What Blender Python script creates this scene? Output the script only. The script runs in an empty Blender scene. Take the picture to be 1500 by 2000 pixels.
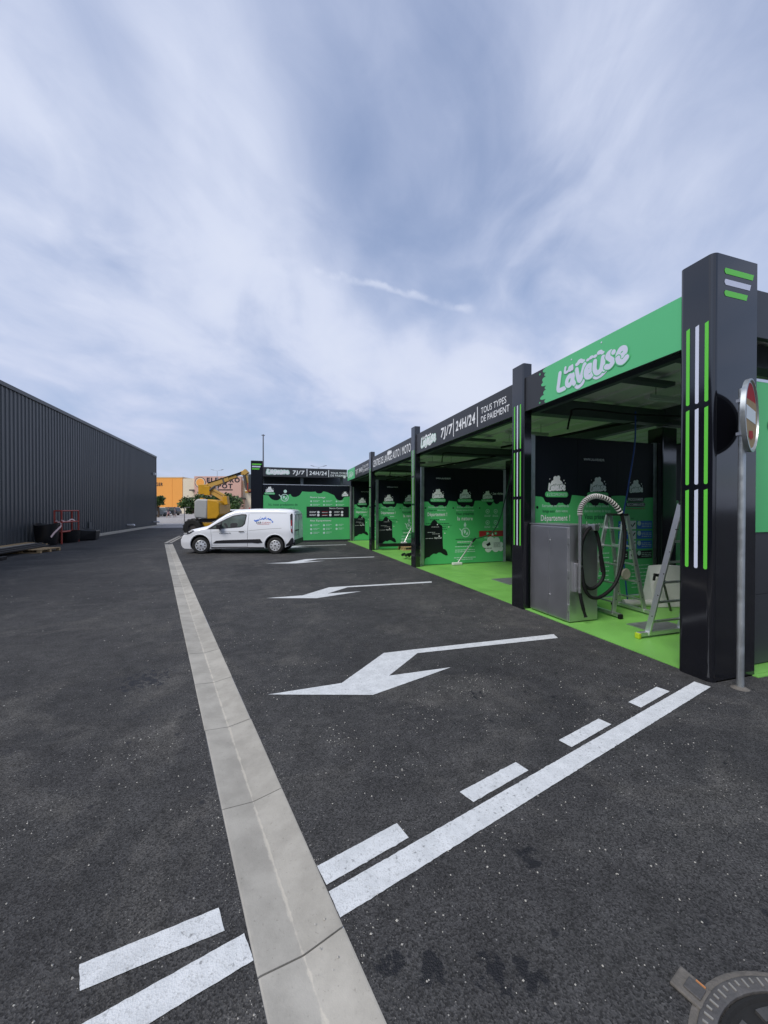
import bpy, bmesh, math, random
from mathutils import Vector, Matrix
R = math.radians
rnd = random.Random(7)
S = bpy.context.scene
COL = S.collection

# ------------------------------------------------------------------ camera
H_CAM = 1.8
cam_d = bpy.data.cameras.new('camera'); cam = bpy.data.objects.new('camera', cam_d); COL.objects.link(cam)
cam_d.sensor_fit = 'HORIZONTAL'; cam_d.sensor_width = 36; cam_d.lens = 18.0
cam_d.clip_start = 0.05; cam_d.clip_end = 3000
cam.location = (0, 0, H_CAM)
cam.rotation_euler = (R(90 - 0.458), 0, R(-17.33))
S.camera = cam
S.render.resolution_x, S.render.resolution_y = 768, 1024

# ------------------------------------------------------------------ light
SUN_EL, SUN_AZ = 48, 240          # azimuth clockwise from +Y: the sun stands behind and left of the camera
world = bpy.data.worlds.new('World'); S.world = world; world.use_nodes = True
def sky_dir(x, y):                # unit direction of a point of the sky given in degrees-like picture units of the 90 degree lens
    yw, p = R(17.33), R(.458)
    fw = Vector((math.sin(yw) * math.cos(p), math.cos(yw) * math.cos(p), -math.sin(p))); rt = Vector((math.cos(yw), -math.sin(yw), 0))
    return (fw + rt * ((x - 750) / 750) - rt.cross(fw) * ((y - 1000) / 750)).normalized()
def sky_plane(x, y): d = sky_dir(x, y); return d.x / (d.z + .30), d.y / (d.z + .30)
BANKS = [(*sky_plane(60, 120), *sky_plane(760, 660), .34, .50), (*sky_plane(1420, 120), *sky_plane(1150, 640), .40, .42), (*sky_plane(640, 60), *sky_plane(900, 520), .34, -.34), (*sky_plane(100, 720), *sky_plane(900, 760), .40, .30)]
TRAIL = (tuple(sky_dir(600, 522)), tuple(sky_dir(935, 612)))
def build_world():
    nt = world.node_tree; N = nt.nodes; L = nt.links; N.clear()
    out = N.new('ShaderNodeOutputWorld'); bg = N.new('ShaderNodeBackground'); bg.inputs['Strength'].default_value = 0.1
    L.new(bg.outputs[0], out.inputs[0])
    sky = N.new('ShaderNodeTexSky'); sky.sky_type = 'NISHITA'; sky.sun_disc = False
    sky.sun_elevation = R(SUN_EL); sky.sun_rotation = R(SUN_AZ); sky.air_density = 1.2; sky.dust_density = 1.0; sky.ozone_density = 1.6
    tc = N.new('ShaderNodeTexCoord'); sep = N.new('ShaderNodeSeparateXYZ'); L.new(tc.outputs['Generated'], sep.inputs[0])
    def m(op, a, b=None, c=None, clamp=False):
        n = N.new('ShaderNodeMath'); n.operation = op; n.use_clamp = clamp
        for i, v in enumerate((a, b, c)):
            if v is None: continue
            if isinstance(v, (int, float)): n.inputs[i].default_value = v
            else: L.new(v, n.inputs[i])
        return n.outputs[0]
    zc = m('ADD', m('MAXIMUM', sep.outputs['Z'], 0.0), 0.30)
    px = m('DIVIDE', sep.outputs['X'], zc); py = m('DIVIDE', sep.outputs['Y'], zc)
    comb = N.new('ShaderNodeCombineXYZ'); L.new(px, comb.inputs[0]); L.new(py, comb.inputs[1])
    def noise(rot, scale, loc, sc, det, rough, dist):
        mp = N.new('ShaderNodeMapping'); mp.vector_type = 'TEXTURE'
        mp.inputs['Rotation'].default_value = (0, 0, R(rot)); mp.inputs['Scale'].default_value = (*scale, 1); mp.inputs['Location'].default_value = (*loc, 0)
        L.new(comb.outputs[0], mp.inputs[0])
        n = N.new('ShaderNodeTexNoise'); n.inputs['Scale'].default_value = sc; n.inputs['Detail'].default_value = det
        n.inputs['Roughness'].default_value = rough; n.inputs['Distortion'].default_value = dist
        L.new(mp.outputs[0], n.inputs['Vector']); return n.outputs['Fac']
    def ramp(v, a, b, lo=0.0, hi=1.0):
        n = N.new('ShaderNodeMapRange'); n.interpolation_type = 'SMOOTHSTEP'; L.new(v, n.inputs[0])
        for i, x in enumerate((a, b, lo, hi)): n.inputs[i + 1].default_value = x
        return n.outputs[0]
    big = noise(-20, (1.0, 1.35), (0.35, 0.2), 1.5, 3, 0.5, 0.5)
    mid = noise(-40, (0.9, 1.25), (1.3, 3.1), 3.0, 6, 0.52, 0.7)
    fin = noise(-35, (0.85, 1.2), (5.2, 1.0), 8.0, 7, 0.58, 0.5)
    # two long cirrus banks with a blue gap between them (positions on the cloud plane)
    wx = m('ADD', px, m('MULTIPLY', m('SUBTRACT', mid, 0.5), 0.55)); wy = m('ADD', py, m('MULTIPLY', m('SUBTRACT', big, 0.5), 0.9))
    def bank(ax, ay, bx, by, w, amp):
        dx, dy = bx - ax, by - ay; l = math.hypot(dx, dy); nx, ny = -dy / l, dx / l
        dist = m('ADD', m('ADD', m('MULTIPLY', wx, nx), m('MULTIPLY', wy, ny)), -(ax * nx + ay * ny))
        q = m('MULTIPLY', dist, 1.0 / w); return m('MULTIPLY', m('POWER', 2.718, m('MULTIPLY', m('MULTIPLY', q, q), -1.0)), amp)
    A = BANKS
    field = m('ADD', m('ADD', m('MULTIPLY', m('SUBTRACT', big, 0.5), 1.5), m('MULTIPLY', m('SUBTRACT', mid, 0.5), 0.95)), m('MULTIPLY', m('SUBTRACT', fin, 0.5), 0.35))
    for b_ in A: field = m('ADD', field, bank(*b_))
    cl = ramp(field, -0.55, 1.0)
    # thin veil everywhere, more of it towards the horizon
    veil = ramp(sep.outputs['Z'], 0.55, 0.0, 0.36, 0.58)
    fac = m('ADD', m('MULTIPLY', cl, 0.75), veil, clamp=True)
    # an old broken vapour trail
    (t0, t1) = TRAIL; nrm_ = Vector(t0).cross(Vector(t1)).normalized(); mid_ = (Vector(t0) + Vector(t1)).normalized(); hw = Vector(t0).angle(Vector(t1)) / 2
    def dot(v):
        n = N.new('ShaderNodeVectorMath'); n.operation = 'DOT_PRODUCT'; L.new(tc.outputs['Generated'], n.inputs[0]); n.inputs[1].default_value = v; return n.outputs['Value']
    tn = N.new('ShaderNodeTexNoise'); tn.inputs['Scale'].default_value = 16; tn.inputs['Detail'].default_value = 6; L.new(tc.outputs['Generated'], tn.inputs['Vector'])
    dd = m('ABSOLUTE', m('ADD', dot(nrm_), m('MULTIPLY', m('SUBTRACT', tn.outputs['Fac'], 0.5), 0.035)))
    trail = m('MULTIPLY', m('MULTIPLY', ramp(dd, 0.011, 0.001), ramp(dot(mid_), math.cos(hw), math.cos(hw * 0.75))), ramp(tn.outputs['Fac'], 0.30, 0.65))
    fac = m('ADD', fac, m('MULTIPLY', trail, 0.22), clamp=True); cl = m('ADD', cl, m('MULTIPLY', trail, 0.40), clamp=True)
    cc = N.new('ShaderNodeMix'); cc.data_type = 'RGBA'
    cc.inputs['A'].default_value = (2.75, 3.35, 5.3, 1); cc.inputs['B'].default_value = (5.0, 5.4, 6.5, 1); L.new(cl, cc.inputs['Factor'])
    mx = N.new('ShaderNodeMix'); mx.data_type = 'RGBA'
    L.new(fac, mx.inputs['Factor']); L.new(sky.outputs[0], mx.inputs['A']); L.new(cc.outputs['Result'], mx.inputs['B'])
    L.new(mx.outputs['Result'], bg.inputs['Color'])
build_world()
sun_d = bpy.data.lights.new('sun', 'SUN'); sun = bpy.data.objects.new('sun', sun_d); COL.objects.link(sun)
sun_d.energy = 2.0; sun_d.angle = R(28); sun_d.color = (1, 0.96, 0.9)
az = R(SUN_AZ); el = R(SUN_EL)
sun.rotation_euler = Vector((math.sin(az) * math.cos(el), math.cos(az) * math.cos(el), math.sin(el))).to_track_quat('Z', 'Y').to_euler()
sun.location = (-20, -20, 40)
vs = S.view_settings; vs.view_transform = 'Standard'; vs.look = 'None'; vs.exposure = 0.5; vs.gamma = 1; vs.use_curve_mapping = False

# ------------------------------------------------------------------ materials
MATS = {}
def nodes_of(name):
    m = bpy.data.materials.new(name); m.use_nodes = True
    return m, m.node_tree.nodes, m.node_tree.links, m.node_tree.nodes['Principled BSDF']
def mat(name, col, rough=.5, metal=0., spec=.5, var=.0, vscale=6., bump=0., bscale=120., coat=0., rvar=0., emit=0.):
    if name in MATS: return MATS[name]
    m, N, L, b = nodes_of(name)
    b.inputs['Base Color'].default_value = (*col, 1); b.inputs['Roughness'].default_value = rough; b.inputs['Metallic'].default_value = metal
    b.inputs['Specular IOR Level'].default_value = spec; b.inputs['Coat Weight'].default_value = coat
    if emit: b.inputs['Emission Color'].default_value = (*col, 1); b.inputs['Emission Strength'].default_value = emit
    g = N.new('ShaderNodeNewGeometry')
    if var or rvar:
        n = N.new('ShaderNodeTexNoise'); n.inputs['Scale'].default_value = vscale; n.inputs['Detail'].default_value = 7; n.inputs['Roughness'].default_value = .62
        L.new(g.outputs['Position'], n.inputs['Vector'])
        if var:
            mx = N.new('ShaderNodeMix'); mx.data_type = 'RGBA'
            mx.inputs['A'].default_value = (*[max(0, c * (1 - 1.6 * var)) for c in col], 1); mx.inputs['B'].default_value = (*[min(1, c * (1 + 1.6 * var)) for c in col], 1)
            L.new(n.outputs['Fac'], mx.inputs['Factor']); L.new(mx.outputs['Result'], b.inputs['Base Color'])
        if rvar:
            r = N.new('ShaderNodeMapRange'); L.new(n.outputs['Fac'], r.inputs[0]); r.inputs[1].default_value = .3; r.inputs[2].default_value = .7
            r.inputs[3].default_value = max(.02, rough - rvar); r.inputs[4].default_value = min(1, rough + rvar); L.new(r.outputs[0], b.inputs['Roughness'])
    if bump:
        n2 = N.new('ShaderNodeTexNoise'); n2.inputs['Scale'].default_value = bscale; n2.inputs['Detail'].default_value = 4
        L.new(g.outputs['Position'], n2.inputs['Vector'])
        bp = N.new('ShaderNodeBump'); bp.inputs['Strength'].default_value = bump; bp.inputs['Distance'].default_value = .01
        L.new(n2.outputs['Fac'], bp.inputs['Height']); L.new(bp.outputs[0], b.inputs['Normal'])
    MATS[name] = m; return m

STAINS = ((.47, 1.43, .10, .3), (.62, 1.37, .13, .3), (.86, 1.27, .15, .3), (.99, 1.22, .12, .3), (1.95, 3.3, .16, .1), (2.6, 3.0, .14, .1), (1.30, 1.66, .12, .2), (-1.2, 4.6, .5, .2))
def asphalt_mat(name='asphalt', paint=False):
    m, N, L, b = nodes_of(name); MATS[name] = m
    g = N.new('ShaderNodeNewGeometry'); P = g.outputs['Position']
    def noise(sc, det=5, ro=.6, dist=0):
        n = N.new('ShaderNodeTexNoise'); n.inputs['Scale'].default_value = sc; n.inputs['Detail'].default_value = det; n.inputs['Roughness'].default_value = ro
        n.inputs['Distortion'].default_value = dist; L.new(P, n.inputs['Vector']); return n.outputs['Fac']
    def mr(v, a, b_, c, d):
        n = N.new('ShaderNodeMapRange'); L.new(v, n.inputs[0])
        for i, x in enumerate((a, b_, c, d)): n.inputs[i + 1].default_value = x
        return n.outputs[0]
    def mul(a, c):
        n = N.new('ShaderNodeMath'); n.operation = 'MULTIPLY'
        for i, v in enumerate((a, c)):
            if isinstance(v, (int, float)): n.inputs[i].default_value = v
            else: L.new(v, n.inputs[i])
        return n.outputs[0]
    def mix(f, A, B):
        n = N.new('ShaderNodeMix'); n.data_type = 'RGBA'
        if isinstance(f, float): n.inputs['Factor'].default_value = f
        else: L.new(f, n.inputs['Factor'])
        for k, v in (('A', A), ('B', B)):
            if isinstance(v, tuple): n.inputs[k].default_value = (*v, 1)
            else: L.new(v, n.inputs[k])
        return n.outputs['Result']
    vor = N.new('ShaderNodeTexVoronoi'); vor.inputs['Scale'].default_value = 150; L.new(P, vor.inputs['Vector'])
    vsep = N.new('ShaderNodeSeparateColor'); L.new(vor.outputs['Color'], vsep.inputs[0])
    grain = mr(vsep.outputs[0], 0, 1, .35, 1.75)
    patch = mr(noise(.45, 5, .6, .5), .3, .7, 0, 1)
    fine = mr(noise(5, 6, .7), .3, .7, .68, 1.35)
    base = mix(patch, (.025, .025, .026), (.053, .052, .051))
    dust = mr(noise(.9, 7, .65, 1.2), .50, .72, 0, .70)
    base = mix(dust, base, (.085, .081, .074))
    sc = N.new('ShaderNodeVectorMath'); sc.operation = 'SCALE'; L.new(base, sc.inputs[0]); L.new(mul(grain, fine), sc.inputs['Scale'])
    col = sc.outputs[0]
    # pale chippings in the surface
    v2 = N.new('ShaderNodeTexVoronoi'); v2.voronoi_dimensions = '2D'; v2.inputs['Scale'].default_value = 45; L.new(P, v2.inputs['Vector'])
    s2 = N.new('ShaderNodeSeparateColor'); L.new(v2.outputs['Color'], s2.inputs[0])
    near = mr(v2.outputs['Distance'], .10, .16, 1, 0)
    pick = mr(s2.outputs[1], .955, .96, 0, 1)
    clump = mr(noise(.8, 4), .42, .62, .1, 1)
    col = mix(mul(mul(near, pick), clump), col, (.38, .37, .34))
    # soaked-in oil and water drips
    def stain(cx, cy, r, soft):
        d = N.new('ShaderNodeVectorMath'); d.operation = 'DISTANCE'; L.new(P, d.inputs[0]); d.inputs[1].default_value = (cx, cy, 0)
        return mr(d.outputs['Value'], r * soft, r, 1, 0)
    area = None
    for st_ in STAINS:
        q_ = stain(*st_)
        if area is None: area = q_
        else:
            n_ = N.new('ShaderNodeMath'); n_.operation = 'MAXIMUM'; L.new(area, n_.inputs[0]); L.new(q_, n_.inputs[1]); area = n_.outputs[0]
    drop = N.new('ShaderNodeMath'); drop.operation = 'SUBTRACT'; L.new(mul(noise(15, 5, .62, .4), 1.0), drop.inputs[0]); L.new(mr(area, 0, 1, .20, -.06), drop.inputs[1])
    wet = mul(mr(drop.outputs[0], .50, .57, 0, 1), mr(area, 0, .2, 0, 1))
    spots = N.new('ShaderNodeTexVoronoi'); spots.voronoi_dimensions = '2D'; spots.inputs['Scale'].default_value = 3.2; L.new(P, spots.inputs['Vector'])
    s3 = N.new('ShaderNodeSeparateColor'); L.new(spots.outputs['Color'], s3.inputs[0])
    sd_ = N.new('ShaderNodeMath'); sd_.operation = 'ADD'; L.new(spots.outputs['Distance'], sd_.inputs[0]); L.new(mr(noise(26, 3), .3, .7, -.035, .035), sd_.inputs[1])
    drip = mul(mr(sd_.outputs[0], .035, .065, 1, 0), mr(s3.outputs[0], .72, .73, 0, 1))
    wm = N.new('ShaderNodeMath'); wm.operation = 'MAXIMUM'; L.new(wet, wm.inputs[0]); L.new(mul(drip, .8), wm.inputs[1])
    col = mix(mul(wm.outputs[0], .93), col, (.010, .010, .012))
    rgh = mr(wm.outputs[0], 0, 1, .82, .5)
    L.new(rgh, b.inputs['Roughness'])
    # swept, scuffed streaks and dried runs
    mp = N.new('ShaderNodeMapping'); mp.inputs['Rotation'].default_value = (0, 0, R(35)); mp.inputs['Scale'].default_value = (.35, 2.6, 1); L.new(P, mp.inputs[0])
    sn = N.new('ShaderNodeTexNoise'); sn.inputs['Scale'].default_value = 2.2; sn.inputs['Detail'].default_value = 8; sn.inputs['Roughness'].default_value = .68; sn.inputs['Distortion'].default_value = .7; L.new(mp.outputs[0], sn.inputs['Vector'])
    col = mix(mul(mr(sn.outputs['Fac'], .56, .72, 0, .55), mr(noise(.35, 3), .42, .62, 0, 1)), col, (.105, .102, .096))
    if paint:
        wear = mr(noise(38, 6, .7), .57, .68, 0, .8); wl = mr(noise(2.3, 4), .4, .65, .25, 1)
        white = mix(mr(noise(9, 5, .65), .35, .7, 0, 1), (.63, .65, .66), (.49, .51, .52))
        pit = mr(vsep.outputs[1], .80, .88, 0, .6)
        white = mix(pit, white, (.45, .46, .46))
        col = mix(mul(wear, wl), white, col)
    L.new(col, b.inputs['Base Color'])
    b.inputs['Specular IOR Level'].default_value = .35
    hsum = N.new('ShaderNodeMath'); hsum.operation = 'ADD'; L.new(vor.outputs['Distance'], hsum.inputs[0]); L.new(mul(noise(60, 4), 1.2), hsum.inputs[1])
    bp = N.new('ShaderNodeBump'); bp.inputs['Strength'].default_value = .28 if paint else .6; bp.inputs['Distance'].default_value = .006
    L.new(hsum.outputs[0], bp.inputs['Height']); L.new(bp.outputs[0], b.inputs['Normal'])
    return m
asphalt_mat(); asphalt_mat('road_paint', True)

def concrete_mat():
    m, N, L, b = nodes_of('channel_concrete'); MATS['channel_concrete'] = m
    g = N.new('ShaderNodeNewGeometry'); tc = N.new('ShaderNodeTexCoord'); oi = N.new('ShaderNodeObjectInfo')
    def noise(sc, det, src):
        n = N.new('ShaderNodeTexNoise'); n.inputs['Scale'].default_value = sc; n.inputs['Detail'].default_value = det; n.inputs['Roughness'].default_value = .65; L.new(src, n.inputs['Vector']); return n.outputs['Fac']
    def mr(v, a, b_, c, d):
        n = N.new('ShaderNodeMapRange'); n.interpolation_type = 'SMOOTHSTEP'; L.new(v, n.inputs[0])
        for i, x in enumerate((a, b_, c, d)): n.inputs[i + 1].default_value = x
        return n.outputs[0]
    def mix(f, A, B):
        n = N.new('ShaderNodeMix'); n.data_type = 'RGBA'; L.new(f, n.inputs['Factor'])
        for k, v in (('A', A), ('B', B)):
            if isinstance(v, tuple): n.inputs[k].default_value = (*v, 1)
            else: L.new(v, n.inputs[k])
        return n.outputs['Result']
    P = g.outputs['Position']
    c = mix(mr(noise(4, 8, P), .3, .7, 0, 1), (.30, .285, .25), (.40, .38, .335))
    c = mix(mr(noise(60, 3, P), .62, .72, 0, .4), c, (.14, .13, .11))
    # pale line of washed-in cement dust along the invert
    sep = N.new('ShaderNodeSeparateXYZ'); L.new(tc.outputs['Object'], sep.inputs[0])
    ab = N.new('ShaderNodeMath'); ab.operation = 'ABSOLUTE'; L.new(sep.outputs[0], ab.inputs[0])
    wob = N.new('ShaderNodeMath'); wob.operation = 'ADD'; L.new(ab.outputs[0], wob.inputs[0])
    w2 = mr(noise(14, 5, P), .2, .8, -.008, .010); L.new(w2, wob.inputs[1])
    c = mix(mr(wob.outputs[0], .002, .010, .55, 0), c, (.55, .51, .43))
    rr = N.new('ShaderNodeHueSaturation'); L.new(c, rr.inputs['Color'])
    val = N.new('ShaderNodeMapRange'); L.new(oi.outputs['Random'], val.inputs[0]); val.inputs[3].default_value = .88; val.inputs[4].default_value = 1.12; L.new(val.outputs[0], rr.inputs['Value'])
    L.new(rr.outputs[0], b.inputs['Base Color']); b.inputs['Roughness'].default_value = .85
    bp = N.new('ShaderNodeBump'); bp.inputs['Strength'].default_value = .3; bp.inputs['Distance'].default_value = .004
    L.new(noise(90, 5, P), bp.inputs['Height']); L.new(bp.outputs[0], b.inputs['Normal'])
concrete_mat()
mat('anthracite', (.030, .032, .037), .42, spec=.5, var=.12, vscale=1.5)
mat('gloss_black', (.0045, .005, .008), .11, spec=1.0, rvar=.04, vscale=2)
mat('navy_panel', (.0055, .0075, .013), .45, spec=.22, var=.15, vscale=1.2)
mat('print_black', (.006, .0075, .011), .4)
mat('green_panel', (.085, .50, .16), .40, var=.05, vscale=1.3)
mat('green_fascia', (.10, .50, .215), .42, var=.03, vscale=1.0)
mat('stripe_green', (.13, .60, .06), .4)
mat('floor_green', (.175, .44, .088), .45, var=.17, vscale=1.6, bump=.15, bscale=220, rvar=.12)
mat('print_white', (.82, .84, .86), .45)
mat('logo_white', (.62, .66, .80), .45)
mat('print_mint', (.55, .78, .68), .45)
mat('print_dark_green', (.012, .10, .045), .45)
mat('print_blue', (.03, .15, .60), .45)
mat('print_red', (.45, .03, .03), .45)
mat('foam_print', (.80, .83, .82), .5)
mat('steel', (.60, .60, .62), .42, metal=1., var=.04, vscale=3, rvar=.04)
mat('steel_dark', (.20, .20, .21), .4, metal=1.)
mat('chrome', (.70, .70, .70), .32, metal=1.)
mat('aluminium', (.80, .81, .83), .45, metal=1., var=.05)
mat('galvanised', (.50, .53, .54), .42, metal=.85, var=.22, vscale=9, rvar=.1)
mat('roof_deck', (.78, .80, .78), .5, var=.08, vscale=2)
mat('beam_steel', (.07, .085, .095), .45, var=.1)
mat('rubber', (.008, .008, .009), .6, spec=.2)
mat('hose_grey', (.55, .54, .52), .4)
mat('blue_hose', (.02, .07, .30), .4)
mat('green_hose', (.02, .12, .05), .4)
mat('cladding', (.050, .056, .063), .40, spec=.5, var=.06, vscale=.6)
mat('pale_concrete', (.40, .37, .31), .85, var=.15, vscale=4, bump=.2, bscale=60)
mat('far_paving', (.30, .285, .275), .85, var=.08, vscale=.3)
mat('wood', (.42, .29, .15), .7, var=.25, vscale=9)
mat('red_frame', (.33, .045, .03), .5, var=.1)
mat('tape', (.75, .55, .53), .6)
mat('black_plastic', (.010, .010, .011), .32, var=.2, vscale=7)
mat('white_plastic', (.62, .63, .62), .5, var=.06, vscale=5)
mat('van_white', (.78, .80, .84), .28, coat=.6)
mat('van_trim', (.013, .013, .017), .45)
mat('van_glass', (.10, .125, .115), .06, spec=.7, var=.45, vscale=2.2)
mat('tyre', (.014, .014, .014), .75, var=.2, vscale=12)
mat('rim', (.72, .73, .75), .35, metal=.5)
mat('lamp_red', (.30, .010, .012), .15, coat=.5)
mat('lamp_clear', (.60, .62, .65), .08, spec=.8)
mat('lift_yellow', (.55, .29, .012), .45, var=.14, vscale=3)
mat('lift_beige', (.52, .31, .07), .5, var=.14, vscale=3)
mat('lift_grey', (.38, .39, .39), .5, var=.08, vscale=3)
mat('orange_wall', (.78, .33, .06), .7, var=.04, vscale=.3)
mat('cream_wall', (.66, .58, .44), .8, var=.04, vscale=.3)
mat('pink_sign', (.55, .33, .26), .6, var=.03, vscale=.4)
mat('dark_letters', (.02, .012, .016), .6)
mat('dark_wall', (.08, .07, .065), .7, var=.1)
mat('bark', (.09, .065, .045), .9, var=.2, vscale=6)
def leaf_mat():
    m, N, L, b = nodes_of('leaf'); MATS['leaf'] = m
    g = N.new('ShaderNodeNewGeometry'); n = N.new('ShaderNodeTexNoise'); n.inputs['Scale'].default_value = 1.1; n.inputs['Detail'].default_value = 3
    L.new(g.outputs['Position'], n.inputs['Vector'])
    mx = N.new('ShaderNodeMix'); mx.data_type = 'RGBA'; mx.inputs['A'].default_value = (.022, .055, .012, 1); mx.inputs['B'].default_value = (.09, .16, .035, 1)
    mr = N.new('ShaderNodeMapRange'); L.new(n.outputs['Fac'], mr.inputs[0]); mr.inputs[1].default_value = .35; mr.inputs[2].default_value = .65
    L.new(mr.outputs[0], mx.inputs['Factor']); L.new(mx.outputs['Result'], b.inputs['Base Color'])
    b.inputs['Roughness'].default_value = .55
leaf_mat()
mat('stone', (.40, .385, .35), .8, var=.3, vscale=30)
mat('oil', (.009, .009, .010), .45, spec=.5)
mat('cast_iron', (.10, .095, .092), .55, metal=.3, var=.35, vscale=14, bump=.3, bscale=70, rvar=.12)
mat('worn_iron', (.30, .285, .26), .5, metal=.4, var=.3, vscale=25)
mat('mortar', (.12, .11, .098), .9, var=.35, vscale=22, bump=.5, bscale=60)
mat('lid_dirt_shade', (.010, .010, .010), .9, var=.4, vscale=18)  # dirt taken near black: shade of the lid's recesses put into its colour
mat('lid_rib', (.075, .073, .072), .5, metal=.3, var=.3, vscale=20)
mat('rust', (.45, .19, .07), .8)
mat('sign_red', (.42, .015, .022), .65, spec=.2)
mat('sign_film', (.40, .28, .15), .7, spec=.2, var=.12, vscale=7)
mat('sign_back', (.10, .105, .11), .5, metal=.3)
mat('tube_light', (.72, .75, .74), .4)
mat('skin', (.45, .27, .19), .6)
mat('cloth_navy', (.02, .025, .06), .8); mat('cloth_grey', (.22, .20, .20), .8); mat('cloth_pink', (.45, .25, .24), .8)
mat('car_grey', (.10, .12, .13), .3, coat=.5); mat('car_dark', (.02, .025, .03), .3, coat=.5); mat('yellow_cap', (.38, .50, .02), .5)

# ------------------------------------------------------------------ mesh helpers
class MB:
    def __init__(s): s.v = []; s.f = []
    def add(s, vs_, fs):
        o = len(s.v); s.v += [tuple(p) for p in vs_]; s.f += [tuple(i + o for i in f) for f in fs]; return s
    def box(s, a, b, M=None):
        x0, y0, z0 = [min(p, q) for p, q in zip(a, b)]; x1, y1, z1 = [max(p, q) for p, q in zip(a, b)]
        v = [Vector(p) for p in ((x0, y0, z0), (x1, y0, z0), (x1, y1, z0), (x0, y1, z0), (x0, y0, z1), (x1, y0, z1), (x1, y1, z1), (x0, y1, z1))]
        if M is not None: v = [M @ p for p in v]
        return s.add(v, [(3, 2, 1, 0), (4, 5, 6, 7), (0, 1, 5, 4), (1, 2, 6, 5), (2, 3, 7, 6), (3, 0, 4, 7)])
    def bar(s, p, q, w, h=None, upv=(0, 0, 1)):
        h = h or w; p = Vector(p); q = Vector(q); d = (q - p).normalized(); upv = Vector(upv)
        sd = d.cross(upv)
        if sd.length < 1e-3: sd = d.cross(Vector((1, 0, 0)))
        sd.normalize(); u = sd.cross(d)
        v = []
        for c in (p, q):
            for a, b in ((-1, -1), (1, -1), (1, 1), (-1, 1)): v.append(c + sd * a * w / 2 + u * b * h / 2)
        return s.add(v, [(0, 1, 2, 3), (7, 6, 5, 4), (0, 4, 5, 1), (1, 5, 6, 2), (2, 6, 7, 3), (3, 7, 4, 0)])
    def tube(s, pts, r, n=10, cap=True):
        pts = [Vector(p) for p in pts]; rs = r if isinstance(r, (list, tuple)) else [r] * len(pts)
        ref = None; rings = []
        for i, p in enumerate(pts):
            d = (pts[min(i + 1, len(pts) - 1)] - pts[max(i - 1, 0)]).normalized()
            if ref is None: ref = Vector((0, 0, 1)) if abs(d.z) < .9 else Vector((1, 0, 0))
            a = (ref - d * ref.dot(d)).normalized(); b = d.cross(a); ref = a
            rings.append([p + (a * math.cos(t) + b * math.sin(t)) * rs[i] for t in [2 * math.pi * k / n for k in range(n)]])
        v = [p for rg in rings for p in rg]; f = []
        for i in range(len(pts) - 1):
            for k in range(n): f.append((i * n + k, i * n + (k + 1) % n, (i + 1) * n + (k + 1) % n, (i + 1) * n + k))
        if cap: f += [tuple(range(n - 1, -1, -1)), tuple(range((len(pts) - 1) * n, len(pts) * n))]
        return s.add(v, f)
    def lathe(s, prof, o=(0, 0, 0), axis='z', n=32):
        v = []; f = []; m = len(prof)
        for k in range(n):
            t = 2 * math.pi * k / n; c, q = math.cos(t), math.sin(t)
            for r, h in prof:
                v.append((o[0] + r * c, o[1] + r * q, o[2] + h) if axis == 'z' else (o[0] + r * c, o[1] + h, o[2] + r * q))
        for k in range(n):
            for j in range(m - 1):
                a = k * m + j; b = ((k + 1) % n) * m + j; f.append((a, b, b + 1, a + 1) if axis == 'z' else (a, a + 1, b + 1, b))
        return s.add(v, f)
    def prism(s, poly, fn, d0, d1):
        """poly: 2-D outline; fn(u,v,d) -> point; extruded from depth d0 to d1"""
        n = len(poly); v = [fn(u, w, d0) for u, w in poly] + [fn(u, w, d1) for u, w in poly]
        f = [tuple(range(n - 1, -1, -1)), tuple(range(n, 2 * n))] + [(i, (i + 1) % n, n + (i + 1) % n, n + i) for i in range(n)]
        return s.add(v, f)
    def build(s, name, m, parent=None, smooth=False, bevel=0., segs=2, fixn=True, world=True):
        me = bpy.data.meshes.new(name); me.from_pydata([tuple(p) for p in s.v], [], s.f)
        if fixn:
            bm = bmesh.new(); bm.from_mesh(me); bmesh.ops.recalc_face_normals(bm, faces=bm.faces); bm.to_mesh(me); bm.free()
        me.materials.append(MATS[m] if isinstance(m, str) else m)
        return link(name, me, parent, smooth, bevel, segs, world)
def link(name, me, parent=None, smooth=False, bevel=0., segs=2, world=True):
    o = bpy.data.objects.new(name, me); COL.objects.link(o)
    if smooth: me.polygons.foreach_set('use_smooth', [True] * len(me.polygons))
    if parent is not None:
        o.parent = parent
        if world and parent.parent is None and parent.type == 'EMPTY': o.matrix_parent_inverse = parent.matrix_basis.inverted()
    if bevel:
        md = o.modifiers.new('bevel', 'BEVEL'); md.width = bevel; md.segments = segs; md.limit_method = 'ANGLE'; md.angle_limit = R(40)
    if smooth:
        try: md2 = o.modifiers.new('wn', 'WEIGHTED_NORMAL'); md2.keep_sharp = True
        except Exception: pass
        if not bevel:
            me.set_sharp_from_angle(angle=R(38))
    return o
def tag(o, label=None, cat=None, group=None, kind=None):
    if label: o['label'] = label
    if cat: o['category'] = cat
    if group: o['group'] = group
    if kind: o['kind'] = kind
    return o
def thing(name, loc, label, cat, rz=0., group=None):
    o = bpy.data.objects.new(name, None); COL.objects.link(o); o.empty_display_size = .2
    o.location = loc; o.rotation_euler = (0, 0, rz); tag(o, label, cat, group); return o
def smooth_path(pts, k=6):
    P = [Vector(p) for p in pts]; out = []
    for i in range(len(P) - 1):
        a = P[max(i - 1, 0)]; b = P[i]; c = P[i + 1]; d = P[min(i + 2, len(P) - 1)]
        for j in range(k):
            t = j / k
            out.append(.5 * ((2 * b) + (c - a) * t + (2 * a - 5 * b + 4 * c - d) * t * t + (3 * b - a - 3 * c + d) * t ** 3))
    out.append(P[-1]); return out

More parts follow.
